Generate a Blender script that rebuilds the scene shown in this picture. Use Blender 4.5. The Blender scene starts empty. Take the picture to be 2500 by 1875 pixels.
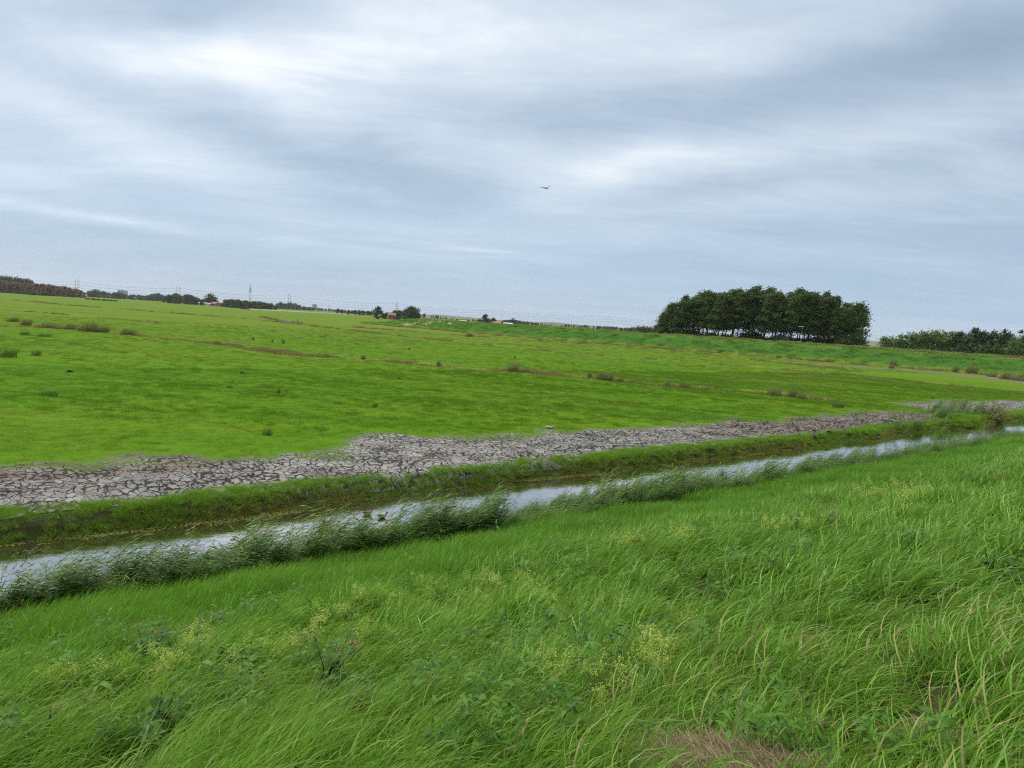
import bpy, math, random
import numpy as np
from mathutils import Vector, Matrix
random.seed(7)
RNG = np.random.default_rng(11)
SC = bpy.context.scene
COL = SC.collection
PI = math.pi

# ---------------------------------------------------------------- camera and the survey of the place
F_PX, PITCH, ROLL, EYE = 1661.0, math.radians(5.25), math.radians(3.6), 5.5
cam_d = bpy.data.cameras.new('camera')
cam = bpy.data.objects.new('camera', cam_d)
COL.objects.link(cam)
cam.location = (0, 0, EYE)
CAM_R = Matrix.Rotation(PI/2-PITCH, 3, 'X') @ Matrix.Rotation(ROLL, 3, 'Z')
cam.rotation_euler = CAM_R.to_euler()
cam_d.sensor_fit = 'HORIZONTAL'
cam_d.sensor_width = 36.0
cam_d.lens = F_PX/2500*36.0
cam_d.clip_start, cam_d.clip_end = 0.05, 60000
SC.camera = cam

def sight(px, py):
    """direction in the world of one spot of the 2500 x 1875 survey picture"""
    v = CAM_R @ Vector(((px-1250)/F_PX, -(py-937.5)/F_PX, -1.0))
    return v
def on_plane(px, py, z=0.0):
    d = sight(px, py)
    k = (z-EYE)/d.z
    return np.array((d.x*k, d.y*k))
def at_depth(px, py, depth):
    d = sight(px, py)
    k = depth/d.y
    return np.array((d.x*k, d.y*k, EYE+d.z*k))

# ditch frame: s runs along the ditch, t across it towards the field; the camera stands at s = t = 0
DA = math.radians(38.0)
DV = np.array((math.cos(DA), math.sin(DA)))
NV = np.array((-math.sin(DA), math.cos(DA)))
def st(x, y):
    return x*DV[0]+y*DV[1], x*NV[0]+y*NV[1]
def xy(s, t):
    return s*DV[0]+t*NV[0], s*DV[1]+t*NV[1]

# ---------------------------------------------------------------- noise
def _hash(ix, iy, seed):
    h = (ix.astype(np.int64)*374761393 + iy.astype(np.int64)*668265263 + seed*1442695041) & 0xFFFFFFFF
    h = ((h ^ (h >> 13))*1274126177) & 0xFFFFFFFF
    h = h ^ (h >> 16)
    return (h & 0xFFFFFF)/float(0xFFFFFF)
def vnoise(x, y, seed=0):
    x = np.asarray(x, float); y = np.asarray(y, float)
    ix, iy = np.floor(x), np.floor(y)
    fx, fy = x-ix, y-iy
    fx = fx*fx*(3-2*fx); fy = fy*fy*(3-2*fy)
    a = _hash(ix, iy, seed); b = _hash(ix+1, iy, seed); c = _hash(ix, iy+1, seed); d = _hash(ix+1, iy+1, seed)
    return (a*(1-fx)+b*fx)*(1-fy)+(c*(1-fx)+d*fx)*fy
def fbm(x, y, seed=0, octv=4):
    r, a, n = 0.0, 0.5, 0.0
    for k in range(octv):
        r = r+a*vnoise(x*2**k+17.3*k, y*2**k-9.1*k, seed+k); n += a; a *= 0.5
    return r/n
def sstep(a, b, x):
    k = np.clip((x-a)/(b-a), 0, 1)
    return k*k*(3-2*k)
def cells(x, y, seed=0):
    """distance to the nearest cell border, cell id value"""
    ix, iy = np.floor(x), np.floor(y)
    f1 = np.full(x.shape, 9.0); f2 = np.full(x.shape, 9.0); idv = np.zeros(x.shape)
    for dx in (-1, 0, 1):
        for dy in (-1, 0, 1):
            cx, cy = ix+dx, iy+dy
            px = cx+0.12+0.76*_hash(cx, cy, seed); py = cy+0.12+0.76*_hash(cx, cy, seed+91)
            d = np.hypot(px-x, py-y); v = _hash(cx, cy, seed+7)
            near = d < f1
            f2 = np.where(near, f1, np.minimum(f2, d)); idv = np.where(near, v, idv); f1 = np.where(near, d, f1)
    return f2-f1, idv
def poly_sd(x, y, pts):
    """distance to a polyline, signed (positive on the side away from the camera for a line running to the right), and the run along it"""
    best = np.full(np.shape(x), 1e9); sg = np.ones(np.shape(x)); run = np.zeros(np.shape(x)); acc = 0.0
    for (x0, y0), (x1, y1) in zip(pts[:-1], pts[1:]):
        ex, ey = x1-x0, y1-y0; L = math.hypot(ex, ey)
        k = np.clip(((x-x0)*ex+(y-y0)*ey)/(L*L), 0, 1)
        d = np.hypot(x-x0-k*ex, y-y0-k*ey)
        c = ex*(y-y0)-ey*(x-x0)
        m = d < best
        best = np.where(m, d, best); sg = np.where(m, np.sign(c), sg); run = np.where(m, acc+k*L, run)
        acc += L
    return best*sg, run

# ---------------------------------------------------------------- lie of the land
DIKE = [(-95, 365), (-56, 308), (-1, 248), (40, 217), (80, 187), (118, 158), (165, 124), (300, 30)]
SLOPE_T = np.array([-400, -40, -14, -4, 0.6, 1.6, 4.0, 8.0, 11.0, 12.6, 14.0, 14.9, 15.9, 19.55, 20.0, 20.42, 20.8, 22.5, 60.])
SLOPE_Z = np.array([0.0, 0.0, 0.2, 3.7, 3.8, 3.62, 2.75, 1.25, 0.30, -0.02, -0.25, -0.55, -1.25, -1.25, -0.64, -0.13, -0.06, 0.0, 0.0])
def bank_wobble(s):
    return 0.42*(vnoise(s*0.33, s*0+3, 5)-0.5)*2*np.clip(0.4+s*0.02, 0.4, 1.0)
def far_dike(x, y):
    sd, run = poly_sd(x, y, DIKE)
    hgt = 4.3*sstep(15, 75, run)*(0.88+0.12*sstep(80, 190, run))
    up = hgt*np.interp(sd, [-3, 0, 11, 13.5, 18, 40, 130, 200], [0, 0.02, 0.94, 1, 1, 0.6, 0.5, 0])
    return up, sd, run
GULLY_PX = {
  'a': [(-60, 792), (0, 795), (120, 800), (300, 813), (420, 825), (520, 835), (700, 862), (880, 873), (1100, 893), (1250, 903), (1480, 925), (1630, 940), (1900, 960), (2000, 972)],
  'b': [(-30, 729), (0, 731), (72, 735), (145, 743), (231, 750), (304, 754), (405, 763), (521, 772), (637, 781), (760, 795), (900, 811), (1050, 826), (1160, 838), (1400, 862), (1600, 877), (1800, 890), (2100, 920), (2400, 945), (2520, 955)],
  'c': [(640, 774), (700, 786), (860, 798), (1025, 811), (1170, 822), (1279, 830), (1460, 841), (1700, 861), (1900, 884), (2100, 905)],
  'd': [(-20, 938), (120, 955), (224, 970), (330, 985), (440, 1002), (560, 1025), (660, 1046), (760, 1058)],
  'e': [(-20, 756), (100, 762), (250, 775), (400, 790), (560, 800), (740, 815), (900, 833), (1000, 846)],
  'f': [(300, 905), (420, 918), (560, 940), (700, 958), (860, 985), (1050, 1008), (1240, 1022), (1460, 1015)],
}
GULLY = {k: [tuple(on_plane(*p)) for p in v] for k, v in GULLY_PX.items()}
def smooth_line(pts, step=1.0):
    pts = np.array(pts); seg = np.hypot(*np.diff(pts, axis=0).T); L = np.r_[0, np.cumsum(seg)]
    n = max(2, int(L[-1]/step)); u = np.linspace(0, L[-1], n)
    return np.c_[np.interp(u, L, pts[:, 0]), np.interp(u, L, pts[:, 1])]
def mud_edges(s):
    far = np.interp(s, [-3, 0.4, 2.5, 5.7, 7.3, 10.6, 13.0, 13.9, 15.0, 15.6, 16.6, 21, 26, 31.4, 38, 41, 49, 56, 61, 63.5, 66, 68.3, 80, 95, 110],
                    [25.6, 25.5, 25.6, 25.4, 24.8, 25.0, 26.6, 28.2, 27.8, 26.6, 25.4, 25.3, 25.1, 24.8, 25.0, 24.4, 24.8, 25.2, 24.0, 20.5, 22, 28.3, 27.5, 25.5, 25])
    near = np.interp(s, [-3, 0, 10, 20, 40, 55, 62, 67, 76, 110], [20.5, 20.46, 20.45, 20.45, 20.6, 20.9, 21.4, 23.4, 21.3, 21.3])
    return near, far
def mud_value(s, t):
    """> 0 inside the bare mud (metres to its edge, roughened)"""
    near, far = mud_edges(s)
    v = np.minimum(t-near, far-t)
    rough = (fbm(s*0.7, t*0.7, 31, 5)-0.5)*3.0
    w = np.where(far-t < t-near, 1.0, 0.35)
    return v+rough*w
def ground_z(x, y, fine=True):
    x = np.asarray(x, float); y = np.asarray(y, float)
    s, t = st(x, y)
    tw = np.where((t > 17.5) & (t < 24), t-bank_wobble(s), t)
    z = np.interp(tw, SLOPE_T, SLOPE_Z)
    up, sd, run = far_dike(x, y)
    z = z+np.where(t > 24, up, 0)
    if fine:
        r = np.hypot(x, y)
        slope = sstep(14.2, 12.5, t)*sstep(-6, 0, t)
        z = z+slope*((fbm(x*0.9, y*0.9, 3, 3)-0.5)*0.34+(fbm(x*0.25, y*0.25, 8, 2)-0.5)*0.5)*sstep(0.8, 3.0, r)
        fld = sstep(25, 31, t)
        z = z+fld*((fbm(x*0.35, y*0.35, 21, 3)-0.5)*0.16+(fbm(x*0.07, y*0.07, 22, 2)-0.5)*0.2)*sstep(900, 200, r)
        dk = sstep(0.3, 1.5, up)
        z = z+dk*(fbm(x*0.45, y*0.45, 41, 3)-0.5)*0.35*sstep(14, 9, sd)
        for k, w, dp in (('a', 1.4, 0.38), ('b', 1.8, 0.4), ('c', 1.6, 0.35), ('d', 0.9, 0.22), ('e', 1.3, 0.3), ('f', 0.8, 0.14)):
            g, _ = poly_sd(x, y, GULLY[k])
            z = z-fld*dp*np.exp(-(g/w)**2)*(0.6+0.8*vnoise(x*0.2, y*0.2, 61))
    return z

# ---------------------------------------------------------------- objects, materials
def tag(o, label=None, cat=None, group=None, kind=None):
    if label: o['label'] = label
    if cat: o['category'] = cat
    if group: o['group'] = group
    if kind: o['kind'] = kind
    return o
def empty(name, loc=(0, 0, 0), rz=0.0, scale=1.0):
    o = bpy.data.objects.new(name, None); COL.objects.link(o)
    o.location = loc; o.rotation_euler = (0, 0, rz); o.scale = (scale,)*3
    o.empty_display_size = 0.2
    return o
def mesh_np(name, V, Q, mats, smooth=False, attrs=None, mi=None):
    """mesh from arrays: V (n,3), Q (m,4) or (m,3)"""
    V = np.ascontiguousarray(V, dtype=np.float32); Q = np.ascontiguousarray(Q, dtype=np.int32)
    me = bpy.data.meshes.new(name)
    me.vertices.add(len(V)); me.vertices.foreach_set('co', V.ravel())
    k = Q.shape[1]
    me.loops.add(Q.size); me.loops.foreach_set('vertex_index', Q.ravel())
    me.polygons.add(len(Q)); me.polygons.foreach_set('loop_start', np.arange(len(Q), dtype=np.int32)*k)
    if smooth: me.polygons.foreach_set('use_smooth', np.ones(len(Q), dtype=bool))
    if mi is not None: me.polygons.foreach_set('material_index', np.asarray(mi, dtype=np.int32))
    for nm, arr in (attrs or {}).items():
        a = me.attributes.new(nm, 'FLOAT', 'POINT'); a.data.foreach_set('value', np.ascontiguousarray(arr, dtype=np.float32))
    me.update(calc_edges=True)
    for m in (mats if isinstance(mats, (list, tuple)) else [mats]): me.materials.append(m)
    return me
def link(name, me, parent=None, loc=None):
    o = bpy.data.objects.new(name, me); COL.objects.link(o)
    if parent is not None: o.parent = parent
    if loc is not None: o.location = loc
    return o
class MB:
    """collects polygons into one mesh"""
    def __init__(self): self.v = []; self.f = []; self.m = []
    def add(self, vs, fs, mi=0):
        b = len(self.v); self.v += [tuple(p) for p in vs]; self.f += [tuple(b+i for i in f) for f in fs]; self.m += [mi]*len(fs); return self
    def box(self, c, size, rz=0.0, mi=0):
        x, y, z = (k/2 for k in size); cs, sn = math.cos(rz), math.sin(rz)
        P = [(sx*x, sy*y, sz*z) for sz in (-1, 1) for sy in (-1, 1) for sx in (-1, 1)]
        P = [(c[0]+a*cs-b*sn, c[1]+a*sn+b*cs, c[2]+d) for a, b, d in P]
        return self.add(P, [(0, 2, 3, 1), (4, 5, 7, 6), (0, 1, 5, 4), (2, 6, 7, 3), (1, 3, 7, 5), (0, 4, 6, 2)], mi)
    def tube(self, pts, rad, n=6, mi=0):
        pts = [Vector(p) for p in pts]; rad = list(rad) if hasattr(rad, '__len__') else [rad]*len(pts)
        rings = []
        for i, p in enumerate(pts):
            d = (pts[min(i+1, len(pts)-1)]-pts[max(i-1, 0)]).normalized()
            a = d.cross(Vector((0, 0, 1)) if abs(d.z) < 0.9 else Vector((1, 0, 0))).normalized(); b = d.cross(a)
            rings.append([p+(a*math.cos(2*PI*k/n)+b*math.sin(2*PI*k/n))*rad[i] for k in range(n)])
        V = [q for r in rings for q in r]; Fs = []
        for i in range(len(pts)-1):
            for k in range(n):
                Fs.append((i*n+k, i*n+(k+1) % n, (i+1)*n+(k+1) % n, (i+1)*n+k))
        Fs.append(tuple(range(n))[::-1]); Fs.append(tuple((len(pts)-1)*n+k for k in range(n)))
        return self.add(V, Fs, mi)
    def lathe(self, prof, n=10, c=(0, 0, 0), mi=0):
        V = []; Fs = []
        for r, z in prof:
            V += [(c[0]+r*math.cos(2*PI*k/n), c[1]+r*math.sin(2*PI*k/n), c[2]+z) for k in range(n)]
        for i in range(len(prof)-1):
            for k in range(n):
                Fs.append((i*n+k, i*n+(k+1) % n, (i+1)*n+(k+1) % n, (i+1)*n+k))
        Fs.append(tuple(range(n))[::-1]); Fs.append(tuple((len(prof)-1)*n+k for k in range(n)))
        return self.add(V, Fs, mi)
    def blob(self, c, r, n=10, m=7, mi=0, rot=None):
        """ellipsoid"""
        V = []; Fs = []
        for i in range(m+1):
            th = PI*i/m
            for k in range(n):
                ph = 2*PI*k/n
                p = Vector((r[0]*math.sin(th)*math.cos(ph), r[1]*math.sin(th)*math.sin(ph), r[2]*math.cos(th)))
                if rot is not None: p = rot @ p
                V.append((c[0]+p.x, c[1]+p.y, c[2]+p.z))
        for i in range(m):
            for k in range(n):
                Fs.append((i*n+k, (i+1)*n+k, (i+1)*n+(k+1) % n, i*n+(k+1) % n))
        return self.add(V, Fs, mi)
    def build(self, name, mats, parent=None, smooth=False):
        me = bpy.data.meshes.new(name); me.from_pydata(self.v, [], self.f); me.update()
        for m in (mats if isinstance(mats, (list, tuple)) else [mats]): me.materials.append(m)
        me.polygons.foreach_set('material_index', np.array(self.m, dtype=np.int32))
        if smooth: me.polygons.foreach_set('use_smooth', np.ones(len(self.f), dtype=bool))
        return link(name, me, parent)
def copy_tree(o, parent=None):
    c = o.copy(); COL.objects.link(c)
    if parent is not None: c.parent = parent
    for ch in o.children: copy_tree(ch, c)
    return c

class NT:
    """small helper for writing node trees"""
    def __init__(self, tree): self.t = tree; self.n = tree.nodes; self.l = tree.links
    def new(self, kind, **kw):
        n = self.n.new(kind)
        for k, v in kw.items(): setattr(n, k, v)
        return n
    def put(self, sock, v):
        if v is None: return
        if isinstance(v, bpy.types.NodeSocket): self.l.new(v, sock)
        else:
            try: sock.default_value = v
            except Exception: sock.default_value = (*v, 1.0)
    def math(self, op, a, b=None, c=None, clamp=False):
        n = self.new('ShaderNodeMath', operation=op, use_clamp=clamp)
        for i, v in enumerate((a, b, c)): self.put(n.inputs[i], v)
        return n.outputs[0]
    def vmath(self, op, a, b=None, out=0):
        n = self.new('ShaderNodeVectorMath', operation=op)
        self.put(n.inputs[0], a)
        if b is not None: self.put(n.inputs[1], b)
        return n.outputs[out]
    def mix(self, f, a, b, blend='MIX'):
        n = self.new('ShaderNodeMix', data_type='RGBA', blend_type=blend)
        self.put(n.inputs[0], f); self.put(n.inputs[6], a); self.put(n.inputs[7], b)
        return n.outputs[2]
    def ramp(self, f, stops):
        n = self.new('ShaderNodeValToRGB'); self.put(n.inputs[0], f)
        e = n.color_ramp.elements
        while len(e) < len(stops): e.new(0.5)
        for k, (p, c) in enumerate(stops):
            e[k].position = p; e[k].color = (*c, 1) if len(c) == 3 else c
        return n.outputs[0]
    def map(self, v, a, b, c=0.0, d=1.0, smooth=True):
        n = self.new('ShaderNodeMapRange', interpolation_type='SMOOTHSTEP' if smooth else 'LINEAR')
        for i, k in enumerate((v, a, b, c, d)): self.put(n.inputs[i], k)
        return n.outputs[0]
    def noise(self, vec, scale, detail=3.0, rough=0.55, dist=0.0, out=0):
        n = self.new('ShaderNodeTexNoise'); self.put(n.inputs['Vector'], vec)
        n.inputs['Scale'].default_value = scale; n.inputs['Detail'].default_value = detail
        n.inputs['Roughness'].default_value = rough; n.inputs['Distortion'].default_value = dist
        return n.outputs[out]
    def attr(self, name, kind='GEOMETRY', out='Fac'):
        n = self.new('ShaderNodeAttribute', attribute_name=name, attribute_type=kind); return n.outputs[out]
    def pos(self): return self.new('ShaderNodeNewGeometry').outputs['Position']
    def obj(self): return self.new('ShaderNodeTexCoord').outputs['Object']
    def bump(self, h, dist=0.05, strength=1.0, normal=None):
        n = self.new('ShaderNodeBump'); self.put(n.inputs['Height'], h)
        n.inputs['Distance'].default_value = dist; n.inputs['Strength'].default_value = strength
        if normal is not None: self.put(n.inputs['Normal'], normal)
        return n.outputs[0]
    def bsdf(self, col, rough=0.8, spec=0.3, normal=None, metal=0.0, ior=None):
        b = self.new('ShaderNodeBsdfPrincipled'); self.put(b.inputs['Base Color'], col)
        self.put(b.inputs['Roughness'], rough); b.inputs['Specular IOR Level'].default_value = spec
        b.inputs['Metallic'].default_value = metal
        if ior: b.inputs['IOR'].default_value = ior
        if normal is not None: self.put(b.inputs['Normal'], normal)
        return b.outputs[0]
    def out(self, sh):
        o = self.new('ShaderNodeOutputMaterial'); self.l.new(sh, o.inputs['Surface'])
def material(name):
    m = bpy.data.materials.new(name); m.use_nodes = True; m.node_tree.nodes.clear()
    return m, NT(m.node_tree)
def paint(name, col, rough=0.7, spec=0.3, var=0.12, scale=3.0, metal=0.0):
    m, n = material(name)
    k = n.noise(n.obj(), scale, 4)
    lo = tuple(c*(1-var) for c in col); hi = tuple(min(1, c*(1+var)) for c in col)
    n.out(n.bsdf(n.ramp(k, [(0.3, lo), (0.7, hi)]), rough, spec, n.bump(k, 0.01, 0.3), metal))
    return m

# ---------------------------------------------------------------- sky and sun
SUN_EL, SUN_AZ = math.radians(48), math.radians(-62)      # azimuth from straight ahead, positive to the right
def build_world():
    w = bpy.data.worlds.new('World'); SC.world = w; w.use_nodes = True
    w.node_tree.nodes.clear(); n = NT(w.node_tree)
    d = n.vmath('NORMALIZE', n.new('ShaderNodeTexCoord').outputs['Generated'])
    sep = n.new('ShaderNodeSeparateXYZ'); n.put(sep.inputs[0], d)
    z = sep.outputs[2]
    zz = n.math('ADD', n.math('MAXIMUM', z, 0.0), 0.10)
    cmb = n.new('ShaderNodeCombineXYZ')
    n.put(cmb.inputs[0], n.math('DIVIDE', sep.outputs[0], zz)); n.put(cmb.inputs[1], n.math('DIVIDE', sep.outputs[1], zz))
    warp = n.noise(cmb.outputs[0], 0.55, 2, 0.5, out=1)
    cp = n.vmath('ADD', cmb.outputs[0], n.vmath('MULTIPLY', n.vmath('SUBTRACT', warp, (0.5, 0.5, 0.5)), (1.1, 1.1, 0)))
    mp = n.new('ShaderNodeMapping'); n.put(mp.inputs[0], cp)
    mp.inputs['Rotation'].default_value = (0, 0, math.radians(-24)); mp.inputs['Scale'].default_value = (0.42, 1.0, 1.0)
    cl = n.noise(mp.outputs[0], 0.8, 8, 0.56, 0.35)
    fine = n.noise(mp.outputs[0], 2.7, 8, 0.62, 0.5)
    val = n.math('ADD', n.math('MULTIPLY', n.math('SUBTRACT', cl, 0.5), 2.1), n.math('ADD', n.math('MULTIPLY', n.math('SUBTRACT', fine, 0.5), 1.25), n.math('MULTIPLY', n.math('SUBTRACT', n.noise(mp.outputs[0], 8.0, 6, 0.65, 0.8), 0.5), 0.55)))
    # banks and gaps of the cloud layer, each a soft patch fixed in the sky
    wd = n.noise(d, 3.2, 4, 0.55, out=1)
    dw = n.vmath('ADD', d, n.vmath('MULTIPLY', n.vmath('SUBTRACT', wd, (0.5, 0.5, 0.5)), (0.16, 0.10, 0.10)))
    P = [(475, 150, 190, 52, 8, .95), (800, 85, 160, 70, -10, .75), (250, 300, 250, 42, 20, .8), (215, 528, 190, 9, 4.5, .85), (760, 592, 230, 8, 4, .5),
         (1170, 612, 120, 9, 6, .55), (1680, 360, 260, 65, -4, .6), (1580, 390, 130, 22, -3, .35), (1270, 95, 380, 100, -3, .65), (2380, 290, 260, 42, -6, .6), (1430, 495, 100, 38, 8, .4),
         (1100, 80, 150, 40, 0, .3), (1900, 60, 260, 40, 0, .3), (60, 440, 130, 22, 5, .45),
         (520, 20, 210, 42, -8, -.8), (1400, 290, 190, 32, 4, -.6), (2060, 185, 250, 46, -6, -.75), (2470, 160, 110, 110, 10, -.5), (1790, 458, 230, 27, -3, -.7),
         (40, 150, 130, 70, 10, -.35), (2440, 600, 220, 48, 0, -.5), (720, 330, 330, 40, 12, -.35), (1830, 590, 200, 36, 0, -.35), (330, 620, 400, 40, 4, -.35), (1000, 430, 250, 45, 10, -.25)]
    for px, py, rx, ry, an, amp in P:
        c = sight(px, py).normalized()
        a = math.radians(an)
        u = (CAM_R @ Vector((math.cos(a), -math.sin(a), 0))); v = (CAM_R @ Vector((math.sin(a), math.cos(a), 0)))
        u = (u-c*u.dot(c)).normalized()*(F_PX/rx); v = (v-c*v.dot(c)).normalized()*(F_PX/ry)
        src = dw if ry > 15 else d
        rel = n.vmath('SUBTRACT', src, tuple(c))
        A = n.vmath('DOT_PRODUCT', rel, tuple(u), out=1); B = n.vmath('DOT_PRODUCT', rel, tuple(v), out=1)
        q = n.math('ADD', n.math('MULTIPLY', A, A), n.math('MULTIPLY', B, B))
        g = n.math('MULTIPLY', n.math('EXPONENT', n.math('MULTIPLY', q, -0.5)), amp)
        val = n.math('ADD', val, n.math('MULTIPLY', g, n.math('ADD', 0.25, n.math('MULTIPLY', fine, 1.5))) if ry <= 15 else g)
    f = n.map(val, -1.25, 1.35, smooth=False)
    cloud = n.ramp(f, [(0.0, (.165, .212, .272)), (0.3, (.222, .277, .340)), (0.5, (.288, .342, .402)), (0.72, (.370, .416, .460)), (1.0, (.565, .575, .585))])
    low = n.map(z, 0.015, 0.24, 1.0, 0.0)
    cloud = n.mix(n.math('MULTIPLY', low, 0.68), cloud, (.178, .266, .382, 1))
    cloud = n.mix(n.map(z, 0.40, 0.62), cloud, (.36, .355, .335, 1))
    lift = n.map(z, 0.42, 1.0, 1.0, ZENITH)
    sky = n.new('ShaderNodeTexSky', sky_type='NISHITA', sun_disc=False)
    sky.sun_elevation = SUN_EL; sky.sun_rotation = SUN_AZ; sky.air_density = 1.0; sky.dust_density = 1.5
    b1 = n.new('ShaderNodeBackground'); n.put(b1.inputs[0], sky.outputs[0]); b1.inputs[1].default_value = 0.10
    b2 = n.new('ShaderNodeBackground'); n.put(b2.inputs[0], cloud); n.put(b2.inputs[1], lift)
    mx = n.new('ShaderNodeMixShader'); mx.inputs[0].default_value = 0.9
    n.l.new(b1.outputs[0], mx.inputs[1]); n.l.new(b2.outputs[0], mx.inputs[2])
    o = n.new('ShaderNodeOutputWorld'); n.l.new(mx.outputs[0], o.inputs[0])
ZENITH = 3.4
build_world()
ld = bpy.data.lights.new('sun', 'SUN'); ld.energy = 1.5; ld.angle = math.radians(10); ld.color = (1.0, 0.95, 0.87)
sun = bpy.data.objects.new('sun', ld); COL.objects.link(sun)
sd_ = Vector((math.sin(SUN_AZ)*math.cos(SUN_EL), math.cos(SUN_AZ)*math.cos(SUN_EL), math.sin(SUN_EL)))
sun.rotation_euler = sd_.to_track_quat('Z', 'Y').to_euler(); sun.location = (-40, 0, 60)
SC.view_settings.view_transform = 'Standard'; SC.view_settings.look = 'None'
SC.view_settings.exposure = 0.95; SC.view_settings.gamma = 1.0
SC.cycles.use_denoising = False; SC.cycles.use_adaptive_sampling = False; SC.cycles.filter_width = 1.15
SC.cycles.max_bounces = 6; SC.cycles.transparent_max_bounces = 4; SC.cycles.volume_bounces = 0
# ---------------------------------------------------------------- ground, mud, water
def ground_mat():
    m, n = material('ground_soil_and_sward')
    p = n.pos()
    mp = n.new('ShaderNodeMapping'); n.put(mp.inputs[0], p); mp.inputs['Rotation'].default_value = (0, 0, math.radians(22)); mp.inputs['Scale'].default_value = (0.10, 1.0, 1.0)
    big = n.noise(p, 0.035, 4, 0.6); mid = n.noise(mp.outputs[0], 0.55, 5, 0.62); fine = n.noise(p, 2.6, 4, 0.7); grit = n.noise(p, 22.0, 3, 0.7)
    strk = n.noise(mp.outputs[0], 0.22, 5, 0.65, 0.6)
    k = n.math('ADD', n.math('MULTIPLY', mid, 0.5), n.math('MULTIPLY', fine, 0.5))
    sward = n.ramp(k, [(0.30, (.046, .114, .004)), (0.45, (.056, .136, .005)), (0.58, (.068, .158, .006)), (0.72, (.090, .188, .010))])
    warm = n.ramp(k, [(0.30, (.058, .105, .005)), (0.5, (.086, .150, .007)), (0.72, (.122, .190, .014))])
    sward = n.mix(n.map(n.math('ADD', n.math('MULTIPLY', big, 0.6), n.math('MULTIPLY', strk, 0.5)), 0.47, 0.66, 0.0, 0.9), sward, warm)
    sward = n.mix(n.map(strk, 0.32, 0.42, 0.6, 0.0), sward, (.034, .088, .006, 1))
    far = n.attr('far')
    farc = n.ramp(n.math('ADD', n.math('MULTIPLY', mid, 0.6), n.math('MULTIPLY', big, 0.4)), [(0.33, (.062, .110, .010)), (0.5, (.090, .148, .013)), (0.66, (.120, .172, .020))])
    sward = n.mix(far, sward, farc)
    dk = n.ramp(n.math('ADD', n.math('MULTIPLY', mid, 0.4), n.math('MULTIPLY', fine, 0.6)), [(0.32, (.018, .060, .010)), (0.5, (.036, .110, .014)), (0.68, (.070, .165, .022))])
    sward = n.mix(n.attr('dike'), sward, dk)
    rough = n.ramp(fine, [(0.3, (.070, .068, .020)), (0.5, (.165, .150, .048)), (0.75, (.28, .235, .085))])
    sward = n.mix(n.math('MULTIPLY', n.attr('rough'), n.map(mid, 0.3, 0.62, 0.25, 1.0)), sward, rough)
    straw = n.ramp(fine, [(0.3, (.22, .17, .07)), (0.7, (.47, .39, .20))])
    sward = n.mix(n.attr('straw'), sward, straw)
    soil = n.ramp(n.math('ADD', n.math('MULTIPLY', fine, 0.5), n.math('MULTIPLY', grit, 0.5)), [(0.3, (.012, .012, .006)), (0.5, (.030, .036, .012)), (0.7, (.060, .058, .022))])
    col = n.mix(n.attr('soil'), sward, soil)
    thatch = n.ramp(grit, [(0.3, (.08, .058, .032)), (0.5, (.18, .135, .080)), (0.7, (.34, .265, .165))])
    col = n.mix(n.attr('thatch'), col, thatch)
    mud = n.ramp(n.math('ADD', n.math('MULTIPLY', fine, 0.5), n.math('MULTIPLY', grit, 0.5)), [(0.3, (.060, .050, .042)), (0.52, (.135, .118, .102)), (0.72, (.22, .195, .17))])
    col = n.mix(n.attr('mud'), col, mud)
    h = n.math('ADD', n.math('MULTIPLY', fine, 1.0), n.math('MULTIPLY', grit, 0.12))
    n.out(n.bsdf(col, 0.95, 0.03, n.bump(h, 0.16, 0.9)))
    return m
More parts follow.
